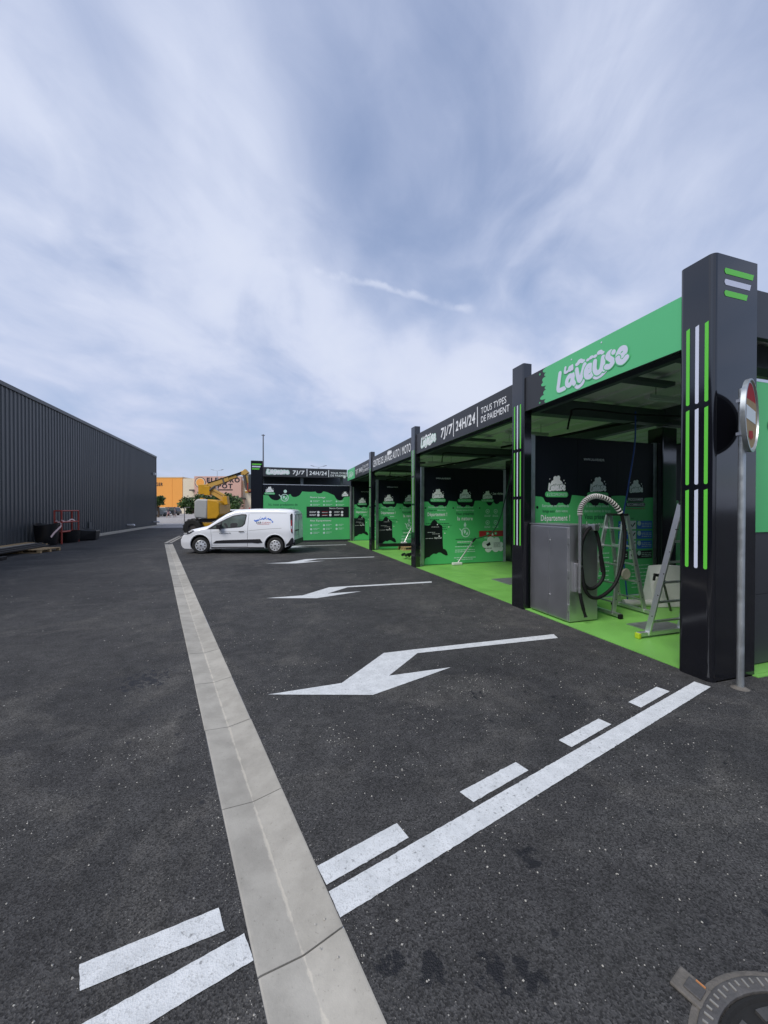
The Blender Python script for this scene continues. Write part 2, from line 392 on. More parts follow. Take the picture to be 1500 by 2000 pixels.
# ---- flat print on a plane: polygons, strokes and lettering
_tc = {}
def text_geo(txt, bold=0., shear=0.):
    k = (txt, bold, shear)
    if k in _tc: return _tc[k]
    cu = bpy.data.curves.new('t', 'FONT'); cu.body = txt; cu.offset = bold; cu.shear = shear; cu.space_character = 1.0 + bold * 6; cu.resolution_u = 3; cu.fill_mode = 'FRONT'
    o = bpy.data.objects.new('t', cu); COL.objects.link(o)
    bpy.context.view_layer.update()
    dg = bpy.context.evaluated_depsgraph_get(); me = bpy.data.meshes.new_from_object(o.evaluated_get(dg))
    v = [(p.co.x, p.co.y) for p in me.vertices]; f = [tuple(p.vertices) for p in me.polygons]
    bpy.data.objects.remove(o); bpy.data.curves.remove(cu); bpy.data.meshes.remove(me)
    if v:
        x0 = min(p[0] for p in v); x1 = max(p[0] for p in v); y0 = min(p[1] for p in v); y1 = max(p[1] for p in v)
    else: x0 = x1 = y0 = y1 = 0
    _tc[k] = (v, f, x0, x1, y0, y1); return _tc[k]
class Print:
    """collects flat print by material on a plane O + R*u + U*v, raised d along N"""
    def __init__(s, O, Rv, Uv, slope=0.):
        s.O = Vector(O); s.R = Vector(Rv); s.U = Vector(Uv); s.N = s.R.cross(s.U); s.sl = slope; s.L = {}; s.k = 0; s.g = 0; s.T = 0
    def P(s, u, v, d): return s.O + s.R * u + s.U * (v + s.sl * u) + s.N * d
    def new(s): s.g += 1
    def lay(s, m): return s.L.setdefault((m, s.g), MB())
    @property
    def first(s): return next(iter(s.L.values()))
    def poly(s, m, pts, d):
        s.k += 1; d += s.k * 2e-6
        bm = bmesh.new(); vs_ = [bm.verts.new((p[0], p[1], 0)) for p in pts]; fc = bm.faces.new(vs_); fc.normal_update()
        bmesh.ops.triangulate(bm, faces=[fc]); bm.verts.index_update(); bm.normal_update()
        v = [(q.co.x, q.co.y) for q in bm.verts]; f = []
        for q in bm.faces:
            ids = [w.index for w in q.verts]
            if q.normal.z < 0: ids.reverse()
            f.append(ids)
        bm.free(); s.lay(m).add([s.P(a, b, d) for a, b in v], f)
    def rect(s, m, u0, v0, u1, v1, d): s.poly(m, [(u0, v0), (u1, v0), (u1, v1), (u0, v1)], d)
    def circ(s, m, u, v, r, d, n=18, ry=None):
        s.poly(m, [(u + r * math.cos(2 * math.pi * k / n), v + (ry or r) * math.sin(2 * math.pi * k / n)) for k in range(n)], d)
    def pill(s, m, u0, v0, u1, v1, d, r=None):
        r = r or (v1 - v0) / 2; pts = []
        for cx, cy, a0 in ((u1 - r, v0 + r, -90), (u1 - r, v1 - r, 0), (u0 + r, v1 - r, 90), (u0 + r, v0 + r, 180)):
            for k in range(5): a = R(a0 + 22.5 * k); pts.append((cx + r * math.cos(a), cy + r * math.sin(a)))
        s.poly(m, pts, d)
    def stroke(s, m, pts, w, d, k=5, closed=False):
        P = [Vector((p[0], p[1], 0)) for p in pts]; q = smooth_path(P, k) if k > 1 else P
        s.k += 1; d += s.k * 4e-5; v = []; f = []; n = len(q)
        for i, p in enumerate(q):
            t = (q[min(i + 1, n - 1)] - q[max(i - 1, 0)]).normalized(); nn = Vector((-t.y, t.x, 0)) * w / 2
            v += [(p.x + nn.x, p.y + nn.y), (p.x - nn.x, p.y - nn.y)]
        for i in range(n - 1): f.append((2 * i, 2 * i + 1, 2 * i + 3, 2 * i + 2))
        lay = s.lay(m); lay.add([s.P(a, b, d + 1e-6 * i) for i, (a, b) in enumerate(v)], f)
        for p in (q[0], q[-1]): s.circ(m, p.x, p.y, w / 2, d + 2e-5, 10)
    def text(s, m, txt, u, v, h, d, w=None, bold=.0, align='l', shear=0.):
        """cap height h, baseline v; w squeezes or stretches the line to that width"""
        vv, ff, x0, x1, y0, y1 = text_geo(txt, bold, shear)
        if not vv: return
        sc = h / .70; wd = (x1 - x0) * sc; sx = sc * (w / wd) if w else sc; wd = w or wd
        off = {'l': 0, 'c': -wd / 2, 'r': -wd}[align]; s.k += 1; d += s.k * 2e-6
        s.T += 1; s.L.setdefault((m, 'text%d' % s.T), MB()).add([s.P(u + off + (x - x0) * sx, v + y * sc, d) for x, y in vv], ff)
    def bars(s, m, u0, u1, v, h, d, seed=0, center=False):
        """a line of print too small to read: word-length dashes"""
        r = random.Random(seed * 131 + int(v * 1000)); u = u0; g0 = s.g; s.g = "small"
        while u < u1 - .02:
            w = min(r.uniform(.03, .11), u1 - u); s.rect(m, u, v, u + w, v + h, d); u += w + .014
        s.g = g0
    def build(s, parent, name='lettering', world=True):
        for (m, g), mb in s.L.items():
            if g == 'small': mb.build('small_print', m, parent, fixn=False, world=world)['kind'] = 'stuff'
            elif isinstance(g, str): mb.build(name, m, parent, fixn=False, world=world)
            else: mb.build({'green_panel': 'printed_green_field', 'green_fascia': 'printed_green_field', 'print_black': 'printed_black_shape', 'foam_print': 'printed_foam'}.get(m, 'printed_shape'), m, parent, fixn=False, world=world)
LAV = [[(.10, .95), (.05, .5), (.03, .10), (.30, .07)],
       [(.62, .50), (.52, .58), (.41, .44), (.40, .22), (.50, .12), (.60, .26), (.64, .48)], [(.66, .56), (.64, .30), (.70, .10)],
       [(.80, .74), (.84, .42), (.92, .12), (1.02, .46), (1.10, .80)],
       [(1.16, .36), (1.34, .44), (1.34, .62), (1.22, .64), (1.14, .44), (1.17, .20), (1.30, .12), (1.40, .22)],
       [(1.48, .72), (1.47, .34), (1.57, .14), (1.70, .26), (1.76, .74)], [(1.76, .74), (1.76, .34), (1.80, .18)],
       [(2.10, .76), (1.99, .82), (1.90, .70), (2.00, .52), (2.08, .36), (1.98, .20), (1.86, .25)],
       [(2.24, .40), (2.44, .50), (2.44, .70), (2.32, .74), (2.23, .52), (2.26, .26), (2.38, .16), (2.50, .28)]]
LA = [[(.34, 1.10), (.32, .86), (.44, .85)], [(.60, .98), (.52, 1.02), (.49, .90), (.56, .85), (.61, .94)], [(.62, 1.04), (.63, .86)]]
LETTERS = ((0,), (1, 2), (3,), (4,), (5, 6), (7,), (8,))
def laveuse(pr, m, u, v, sx, sy, w, d, out=None, foam=True, small=True, sep=None):
    T = lambda st: [(u + a * sx, v + b * sy) for a, b in st]
    if out:
        for st in LAV: pr.stroke(out, T(st), w * (2.0 if foam else 1.5), d - .0028, 4)
    if foam:
        for a, b, r in ((.82, 1.0, .09), (.92, 1.08, .11), (1.03, 1.01, .085), (1.22, .96, .07), (1.34, 1.0, .085), (1.48, .97, .075), (1.64, 1.05, .10), (1.73, .97, .07)):
            pr.circ(m, u + a * sx, v + b * sy, r * sx, d - .001, 14, r * sy)
        pr.stroke(m, T([(.74, -.02), (.84, -.16), (1.0, -.08), (1.06, .04)]), w * .75, d - .001, 4); pr.stroke(m, T([(1.42, .06), (1.54, -.06), (1.72, -.02), (1.84, .08)]), w * .75, d - .001, 4)
    for ids in LETTERS:
        if sep:
            for i in ids: pr.stroke(sep, T(LAV[i]), w * 1.42, d, 4)
        for i in ids: pr.stroke(m, T(LAV[i]), w, d, 4)
    if small:
        for st in LA: pr.stroke(m, T(st), w * .62, d, 4)

# ------------------------------------------------------------------ setting: ground
GD = Vector((-.2292, .9734, 0)); GR = Vector((.9734, .2292, 0)); G0 = Vector((.5175, 0, 0)); GW = .1797
def gp(u, v, z=0.): return G0 + GD * u + GR * v + Vector((0, 0, z))
ub, ue, big = -7.0, 23.1, 900
mb = MB()
for (u0, u1, v0, v1) in ((-big, big, -big, -GW), (-big, big, GW, big), (-big, ub, -GW, GW), (ue, big, -GW, GW)):
    mb.add([gp(u0, v0), gp(u1, v0), gp(u1, v1), gp(u0, v1)], [(0, 1, 2, 3)])
ground = tag(mb.build('ground', 'asphalt'), kind='structure')
bpy.context.view_layer.update()
channel = tag(MB().add([gp(ub, -GW, -.09), gp(ue, -GW, -.09), gp(ue, GW, -.09), gp(ub, GW, -.09)], [(0, 1, 2, 3)]).build('drainage_channel', 'mortar'), kind='structure')
def seg_mesh(L):
    prof = [(-.179, -.09), (-.179, .003), (-.172, .004), (-.160, .003), (-.08, -.007), (-.012, -.015), (0, -.016), (.012, -.015), (.08, -.007), (.160, .003), (.172, .004), (.179, .003), (.179, -.09)]
    n = len(prof); v = [(a, 0, b) for a, b in prof] + [(a, L, b) for a, b in prof]
    f = [(i, i + 1, n + i + 1, n + i) for i in range(n - 1)] + [tuple(range(n)), tuple(range(2 * n - 1, n - 1, -1))]
    me = bpy.data.meshes.new('channel_segment'); me.from_pydata(v, [], f)
    bm = bmesh.new(); bm.from_mesh(me); bmesh.ops.recalc_face_normals(bm, faces=bm.faces); bm.to_mesh(me); bm.free()
    me.materials.append(MATS['channel_concrete']); return me
ang = math.atan2(-GD.x, GD.y)
sm = seg_mesh(.945)
for k in range(32):
    u = 1.622 - .953 * 9 + .953 * k
    if u + .95 > ue + .4: break
    if u < ub: continue
    o = link('channel_segment', sm, channel); o.location = gp(u, rnd.uniform(-.002, .002), rnd.uniform(-.002, .001)); o.rotation_euler = (rnd.uniform(-.001, .001), rnd.uniform(-.004, .004), ang + rnd.uniform(-.003, .003))
# the channel's far run, turned towards the warehouse yard
a2 = math.atan2(.30, 5.2)
for k in range(6):
    o = link('channel_segment', sm, channel); o.location = (-4.84 - .07 * k * .95, 22.66 + .99 * k * .97, .012); o.rotation_euler = (0, 0, .07)
# markings painted on the asphalt
def mark(pts, name='line_marking'):
    out = []; n = len(pts)
    for i in range(n):
        (ax, ay), (bx, by) = pts[i], pts[(i + 1) % n]; l = math.hypot(bx - ax, by - ay); k = max(1, int(l / .022)); nx, ny = -(by - ay) / l, (bx - ax) / l
        out.append((ax, ay))
        for j in range(1, k): e = rnd.gauss(0, .0008) + (rnd.uniform(-.004, .002) if rnd.random() < .04 else 0); out.append((ax + (bx - ax) * j / k + nx * e, ay + (by - ay) * j / k + ny * e))
    p = Print((0, 0, .004), (1, 0, 0), (0, 1, 0)); p.poly('road_paint', out, 0)
    return p.first.build(name, 'road_paint', ground, fixn=False)
mark([(.285, 1.785), (.315, 1.655), (4.30, 2.705), (4.27, 2.84)])
mark([(-.085, 1.715), (-.045, 1.60), (-3.2, .78), (-3.2, .91)])
for q in ([(.25, 1.93), (.28, 1.82), (.75, 1.95), (.72, 2.06)], [(1.18, 2.17), (1.22, 2.07), (1.73, 2.21), (1.70, 2.31)], [(2.18, 2.43), (2.21, 2.33), (2.76, 2.48), (2.73, 2.58)],
          [(3.23, 2.72), (3.25, 2.61), (3.81, 2.76), (3.78, 2.87)], [(-.70, 1.79), (-.66, 1.69), (-.165, 1.75), (-.20, 1.86)], [(-1.70, 1.46), (-1.67, 1.355), (-1.17, 1.49), (-1.20, 1.595)]): mark(q)
for y0 in (3.87, 8.08, 13.25, 18.42):
    e = lambda x, dy: (x, y0 + dy)
    mark([e(.03, 0), e(1.00, -.31), e(2.02, .05), e(1.28, .05), e(1.82, .56), e(3.90, .50), e(3.96, .65), e(1.83, .69), e(1.42, .69), e(.76, .03)], 'arrow_marking')
# oil spots and loose chippings
def blob(cx, cy, r, n=9):
    return [(cx + r * rnd.uniform(.55, 1.2) * math.cos(2 * math.pi * k / n), cy + r * rnd.uniform(.55, 1.2) * math.sin(2 * math.pi * k / n)) for k in range(n)]
def G(x, y):
    f = 750.; yw = R(17.33); p = R(.458)
    fw = Vector((math.sin(yw) * math.cos(p), math.cos(yw) * math.cos(p), -math.sin(p))); rt = Vector((math.cos(yw), -math.sin(yw), 0)); up = rt.cross(fw)
    d = fw + rt * ((x - 750) / f) - up * ((y - 1000) / f); t = -H_CAM / d.z; return (d.x * t, d.y * t)
gr = MB()
def chip(x, y, s):
    a = rnd.uniform(0, 6.28); v = []
    for k in range(4): v.append((x + s * rnd.uniform(.6, 1.3) * math.cos(a + k * 1.57), y + s * rnd.uniform(.6, 1.3) * math.sin(a + k * 1.57), .001))
    v.append((x + rnd.uniform(-.3, .3) * s, y + rnd.uniform(-.3, .3) * s, .001 + s * rnd.uniform(.7, 1.2)))
    gr.add(v, [(0, 1, 4), (1, 2, 4), (2, 3, 4), (3, 0, 4)])
for k in range(2800):
    y = rnd.uniform(.9, 3.5) if k < 1300 else rnd.uniform(2.5, 11); x = rnd.uniform(-1.2 - .9 * y, .9 + 1.3 * y)
    d = (Vector((x, y, 0)) - G0).dot(GR)
    if abs(d) < .19 or x > 4.3: continue
    chip(x, y, rnd.choice((.0015, .002, .002, .003, .0045)) * (1 + y * .10))
for k in range(1000):                                   # grit gathered along the channel edges
    u = rnd.uniform(1, 9); sgn = rnd.choice((-1, 1)); p = gp(u, sgn * (GW + abs(rnd.gauss(0, .05)) + .004)); chip(p.x, p.y, rnd.uniform(.0010, .0028))
for cx, cy in ((.3, 4.4), (.05, 3.95), (2.9, 3.9), (1.4, 3.2), (-.3, 5.6), (3.0, 6.2), (.9, 2.5), (-1.5, 2.6), (2.2, 3.6), (1.9, 3.4), (.55, 3.0), (3.3, 5.2), (-.9, 3.3), (1.1, 1.85), (.42, 1.6)):
    for k in range(30): chip(rnd.gauss(cx, .14), rnd.gauss(cy, .11), rnd.uniform(.0015, .0065))
tag(gr.build('gravel', 'stone'), 'loose pale stone chippings scattered over the asphalt', 'gravel', kind='stuff')
# pale paving of the retail park, rising gently away
fp = MB(); ys = [40.5, 60, 80, 100, 130, 900]; zs = [.012, .20, .40, .60, .62, .62]
for i in range(5): fp.add([(-500, ys[i], zs[i]), (500, ys[i], zs[i]), (500, ys[i + 1], zs[i + 1]), (-500, ys[i + 1], zs[i + 1])], [(0, 1, 2, 3)])
far = tag(fp.build('car_park', 'far_paving'), kind='structure')
def farz(y): return .012 + max(0, min(y, 100) - 40.5) * .588 / 59.5
pm = Print((0, 0, 0), (1, 0, 0), (0, 1, 0))
for i, (x0, x1, y) in enumerate(((-19, 4, 42.2), (-21, 4, 49), (-24, 4, 57), (-28, -2, 66))):
    pm.lay('print_white').add([(x0, y, farz(y) + .006), (x1, y, farz(y) + .006), (x1, y + .25, farz(y + .25) + .006), (x0, y + .25, farz(y + .25) + .006)], [(0, 1, 2, 3)])
pm.first.build('line_marking', 'print_white', far, fixn=False)

# ------------------------------------------------------------------ manhole
MC = (1.648, .540); MS = .98
mh = thing('manhole_cover', (*MC, 0), 'round cast iron manhole cover with hinge block set in the asphalt', 'manhole')
MB().lathe([(.485, .001), (.472, .006), (.462, .004)], (*MC, 0), n=64).build('mortar_ring', 'mortar', mh, smooth=True)
MB().lathe([(.462, .0), (.460, .012), (.452, .016), (.418, .016), (.412, .012), (.410, .003)], (*MC, 0), n=64).build('frame', 'cast_iron', mh, smooth=True)
lid = MB().lathe([(.405, .002), (.405, .010), (.395, .012), (.388, .003), (.0001, .003)], (*MC, 0), n=64).build('lid', 'lid_dirt_shade', mh, smooth=True)
for rr, wd in ((.350, .034), (.285, .034), (.215, .034), (.145, .032)):
    for a in range(0, 360, 40):
        pts = [(MC[0] + rr * math.cos(R(t)), MC[1] + rr * math.sin(R(t))) for t in range(a + 5 + int(rr * 40), a + 37 + int(rr * 40), 4)]
        m2 = MB()
        for p, q in zip(pts, pts[1:]): m2.bar((*p, .008), (*q, .008), wd, .014)
        m2.build('rib', 'lid_rib', lid)
for i in range(-5, 6):
    for j in range(-5, 6):
        x, y = (i + .5 * (j % 2)) * .068 + .02, j * .062 + .01
        if x * x + y * y > .37 ** 2: continue
        M_ = Matrix.Translation((MC[0] + x, MC[1] + y, 0)) @ Matrix.Rotation(R(35), 4, 'Z')
        MB().box((-.014, -.014, .009), (-.009, .014, .0205), M_).box((-.009, -.014, .009), (.012, -.009, .0200), M_).build('stud', 'worn_iron', lid)
for a in range(0, 360, 4):
    c, q = math.cos(R(a)), math.sin(R(a)); l = .010 if a % 8 else .0
    MB().bar((MC[0] + (.422 + l) * c, MC[1] + (.422 + l) * q, .016), (MC[0] + .448 * c, MC[1] + .448 * q, .016), .007, .007).build('tooth', 'worn_iron', mh)
hg = Matrix.Translation((*MC, 0)) @ Matrix.Rotation(R(105), 4, 'Z')
MB().box((.45, -.05, 0), (.555, .05, .013), hg).build('hinge_block', 'mortar', mh, bevel=.006)
MB().box((.465, -.03, .012), (.52, .026, .019), hg).build('hinge', 'cast_iron', mh, bevel=.004)
MB().box((.470, -.041, .012), (.500, -.036, .017), hg).build('rust_pin', 'rust', mh)

for o in [mh] + list(COL.objects):
    if o.type == 'MESH' and (o.parent is mh or (o.parent and o.parent.parent is mh)): o.data.transform(Matrix.Translation((*MC, 0)) @ Matrix.Diagonal((MS, MS, 1, 1)) @ Matrix.Translation((-MC[0], -MC[1], 0)))

# ------------------------------------------------------------------ car wash
SL = -.012                                              # the whole range drops slightly with the ground
def zz(z, y): return z + SL * (y - 3)
cw = thing('car_wash', (4.6, 9, 0), 'long open self-service car wash with black posts and green printed walls', 'car wash')
XF = 4.45
# floor
MB().box((4.46, 2.76, -.05), (13.0, 21.15, .012)).build('floor', 'floor_green', cw)
MB().box((5.02, 2.70, -.05), (13.0, 2.757, .010)).build('floor_edge', 'floor_green', cw)
# roof
def slab(x0, x1, y0, y1, za, zb):
    return MB().add([(x0, y0, zz(za, y0)), (x1, y0, zz(za, y0)), (x1, y1, zz(za, y1)), (x0, y1, zz(za, y1)), (x0, y0, zz(zb, y0)), (x1, y0, zz(zb, y0)), (x1, y1, zz(zb, y1)), (x0, y1, zz(zb, y1))],
                    [(3, 2, 1, 0), (4, 5, 6, 7), (0, 1, 5, 4), (1, 2, 6, 5), (2, 3, 7, 6), (3, 0, 4, 7)])
roof = slab(4.55, 12.8, 3.0, 21.6, 3.98, 4.08).build('roof', 'roof_deck', cw)
for k in range(13):                                     # trapezoid ribs of the steel deck, seen from below
    x = 4.9 + k * .62
    slab(x, x + .10, 3.05, 21.5, 3.94, 3.979).build('deck_rib', 'roof_deck', roof)
for y in (3.35, 6.0, 11.12, 16.2, 21.3):
    b = slab(4.6, 12.6, y - .08, y + .08, 3.62, 3.90).build('beam', 'beam_steel', cw)
    slab(4.6, 12.6, y - .10, y + .10, 3.60, 3.619).build('flange', 'beam_steel', b)
slab(8.0, 8.2, 3.2, 21.2, 3.66, 3.93).build('beam', 'beam_steel', cw)
slab(4.62, 4.72, 3.2, 21.0, 3.56, 3.90).build('edge_beam', 'beam_steel', cw)
# pillars
def rounded(x0, x1, y0, y1, r, z0, z1, corners):
    """prism with the listed corners rounded: corners subset of 'ab' (a = x0,y0 ; b = x0,y1)"""
    pts = []
    def arc(cx, cy, a0):
        for k in range(7): a = R(a0 + 15 * k); pts.append((cx + r * math.cos(a), cy + r * math.sin(a)))
    arc(x0 + r, y0 + r, 180) if 'a' in corners else pts.append((x0, y0))
    pts.append((x1, y0)); pts.append((x1, y1))
    arc(x0 + r, y1 - r, 90) if 'b' in corners else pts.append((x0, y1))
    return MB().prism(pts, lambda u, v, d: Vector((u, v, d)), z0, z1)
def stripes(pillar, x, yc, sp, w, z):
    p = Print((x, 0, 0), (0, -1, 0), (0, 0, 1))
    for i in range(3):
        yy = yc + (1 - i) * sp
        for (za, zb) in ((z[0], z[1]), (z[2], z[3]), (z[4], z[5])):
            q = MB(); r = w / 2
            pts = [(-yy - r, za + r * .6), (-yy - r * .5, za), (-yy + r * .5, za), (-yy + r, za + r * .6), (-yy + r, zb), (-yy - r, zb - .012)]
            p2 = Print((x, 0, 0), (0, -1, 0), (0, 0, 1)); p2.poly('s', pts, .003)
            p2.first.build('stripe', 'logo_white' if i == 1 else 'stripe_green', pillar, fixn=False)
p1 = rounded(4.4, 5.06, 2.76, 3.11, .055, 0.0, 4.43, 'ab').build('pillar', 'gloss_black', cw, smooth=True)
stripes(p1, 4.4, 2.918, .092, .036, (1.17, 2.01, 2.06, 2.87, 2.92, 3.75))
for i, (z0, z1, xe) in enumerate(((4.235, 4.295, 5.0), (4.12, 4.18, 4.955), (4.005, 4.065, 4.905))):
    q = Print((0, 2.76, 0), (1, 0, 0), (0, 0, 1)); q.poly('s', [(4.565, z0), (xe - .02, z0), (xe, z1), (4.56, z1), (4.545, (z0 + z1) / 2 + .008), (4.548, z0 + .02)], .003)
    q.first.build('stripe', 'logo_white' if i == 1 else 'stripe_green', p1, fixn=False)
for y0 in (5.80, 10.95, 16.02):
    t = zz(4.43, y0)
    pl = rounded(4.41, 4.58, y0, y0 + .34, .03, 0.0, t, 'ab').build('pillar', 'gloss_black', cw, smooth=True)
    stripes(pl, 4.41, y0 + .165, .085, .032, [zz(z, y0) for z in (1.17, 2.01, 2.06, 2.87, 2.92, 3.72)])
# fascia boards
def fascia(y0, y1, m='anthracite'):
    v = []
    for x in (XF, XF + .05):
        v += [(x, y0, zz(3.575, y0)), (x, y1, zz(3.575, y1)), (x, y1, zz(4.17, y1)), (x, y0, zz(4.17, y0))]
    o = MB().add(v, [(0, 1, 2, 3), (7, 6, 5, 4), (0, 4, 5, 1), (1, 5, 6, 2), (2, 6, 7, 3), (3, 7, 4, 0)]).build('fascia', m, cw)
    return o, Print((XF, y1, zz(0, y1)), (0, -1, 0), (0, 0, 1), slope=-SL)
f1, q = fascia(3.113, 5.797)
u0 = 5.797 - 5.30; rag = [(u0 + .06 * math.sin(k * 2.1) - .03 * math.cos(k * 5.3), 4.165 - .58 * k / 16) for k in range(17)]
rag = []
for k in range(8):                                      # foam edge: row of lobes
    c = 4.125 - k * .073; rr = .05 + .018 * math.sin(k * 2.3)
    for a in (70, 20, -20, -70): rag.append((u0 + .05 * math.sin(k * 1.9) - rr * math.cos(R(a)), c + .034 * math.sin(R(a))))
q.poly('green_fascia', [(2.683, 4.168)] + [(u0 + .05, 4.168)] + rag + [(u0 + .04, 3.580), (2.683, 3.580)], .003)
q.new(); q.circ('green_fascia', u0 - .12, 4.10, .018, .003); q.new(); q.circ('green_fascia', u0 - .12, 3.62, .016, .003); q.new()
laveuse(q, 'logo_white', 5.797 - 5.0, 3.67, .485, .30, .070, .008, foam=True, sep='green_fascia')
q.new(); q.circ('logo_white', 1.08, 4.08, .012, .008); q.new(); q.circ('logo_white', 1.62, 4.11, .012, .008)
q.build(f1)
f2, q = fascia(6.143, 10.947); Y = lambda y: 10.947 - y
laveuse(q, 'print_white', Y(10.55), 3.70, .40, .27, .045, .006, out='print_mint')
q.text('print_white', '7J/7', Y(9.22), 3.755, .23, .004, w=.66, bold=.025, shear=.1)
q.new(); q.rect('print_white', Y(8.53), 3.645, Y(8.50), 4.08, .004)
q.text('print_white', '24H/24', Y(8.40), 3.755, .23, .004, w=.90, bold=.025, shear=.1)
q.new(); q.rect('print_white', Y(7.42), 3.645, Y(7.39), 4.08, .004)
q.text('print_white', 'TOUS TYPES', Y(7.26), 3.885, .13, .004, w=.90, bold=.004); q.text('print_white', 'DE PAIEMENT', Y(7.26), 3.70, .13, .004, w=1.0, bold=.004); q.build(f2)
f3, q = fascia(11.293, 16.017); Y = lambda y: 16.017 - y
q.text('print_white', 'CENTRE DE LAVAGE AUTO / MOTO', Y(15.80), 3.735, .27, .004, w=4.4, bold=.012)
for a, r in ((13.75, .07), (13.62, .09), (13.48, .07), (13.36, .05)): q.circ('print_white', Y(a), 4.02, r, .006)
q.build(f3)
f4, q = fascia(16.363, 21.10); Y = lambda y: 21.10 - y
q.rect('green_fascia', .01, 3.58, Y(19.3), 4.165, .003); laveuse(q, 'print_mint', Y(20.9), 3.72, .50, .27, .05, .006)
q.text('print_white', '7J/7', Y(19.1), 3.77, .2, .004, w=.5, bold=.02); q.text('print_white', '24H/24', Y(18.4), 3.77, .2, .004, w=.7, bold=.02)
q.new(); q.rect('print_white', Y(17.62), 3.66, Y(17.59), 4.06, .004)
q.text('print_white', 'TOUS TYPES', Y(17.5), 3.885, .12, .004, w=.9); q.text('print_white', 'DE PAIEMENT', Y(17.5), 3.71, .12, .004, w=.95); q.build(f4)
MB().box((4.69, 21.12, 0.0), (4.735, 21.36, 3.93)).build('post', 'gloss_black', cw)
slab(4.75, 12.8, 21.42, 21.47, 2.95, 3.97).build('end_panel', 'navy_panel', cw)
slab(12.75, 12.85, 3.0, 21.6, 3.45, 4.17).build('fascia', 'anthracite', cw)
# ---- printed partitions between the bays
def scallop(u0, u1, v, seed, lobes, base):
    """green field whose upper edge hangs with foam-like dark lobes"""
    r = random.Random(seed); pts = []; n = int((u1 - u0) / .045)
    for k in range(n + 1):
        u = u0 + (u1 - u0) * k / n; y = v + .02 * math.sin(u * 5 + seed)
        for (c, w, h) in lobes:
            if abs(u - c) < w: y = min(y, v - h * math.sqrt(max(0, 1 - ((u - c) / w) ** 2)) - .01)
        pts.append((u, y))
    return [(u1, base), *reversed(pts), (u0, base)]
def badge(q, u, v, s=1.0, pill=True):
    """foam heap with the wordmark and the hashtag bar"""
    q.new()
    for a, b, r in ((-.13, .15, .055), (-.07, .20, .07), (0, .25, .085), (.07, .20, .07), (.13, .15, .055), (0, .16, .10), (-.03, .30, .05), (.04, .32, .04)):
        q.circ('foam_print', u + a * s, v + b * s, r * s, .009, 14)
    for a, b, r in ((.17, .27, .014), (.20, .22, .011), (-.16, .29, .010)): q.circ('foam_print', u + a * s, v + b * s, r * s, .009, 8)
    laveuse(q, 'print_white', u - .19 * s, v + .06 * s, .152 * s, .15 * s, .030 * s, .013, out='print_dark_green', foam=False, small=False)
    if pill:
        q.pill('green_panel', u - .27 * s, v - .055 * s, u + .27 * s, v + .05 * s, .0105)
        q.text('print_mint', "# L'ÉCOPROPRETÉ", u, v - .03 * s, .052 * s, .0135, w=.46 * s, bold=.01, align='c')
    q.new()
def hand_icon(q, u, v, s=1.):
    q.new()
    for k in range(16):
        a0, a1 = 2 * math.pi * k / 16, 2 * math.pi * (k + 1) / 16
        q.poly('print_mint', [(u + r * s * math.cos(a), v + r * s * math.sin(a)) for r, a in ((.13, a0), (.16, a0), (.16, a1), (.13, a1))], .009)
    q.poly('print_mint', [(u - .08 * s, v + .06 * s), (u - .02 * s, v + .10 * s), (u + .02 * s, v + .02 * s), (u - .05 * s, v - .05 * s)], .009)
    q.poly('print_mint', [(u + .02 * s, v - .02 * s), (u + .09 * s, v + .03 * s), (u + .08 * s, v - .07 * s), (u, v - .08 * s)], .009)
    for k in range(3): q.stroke('print_mint', [(u - .22 * s + k * .03 * s, v + .12 * s - k * .03 * s), (u - .12 * s, v + .02 * s - k * .04 * s)], .03 * s, .010, 2)
    q.new()
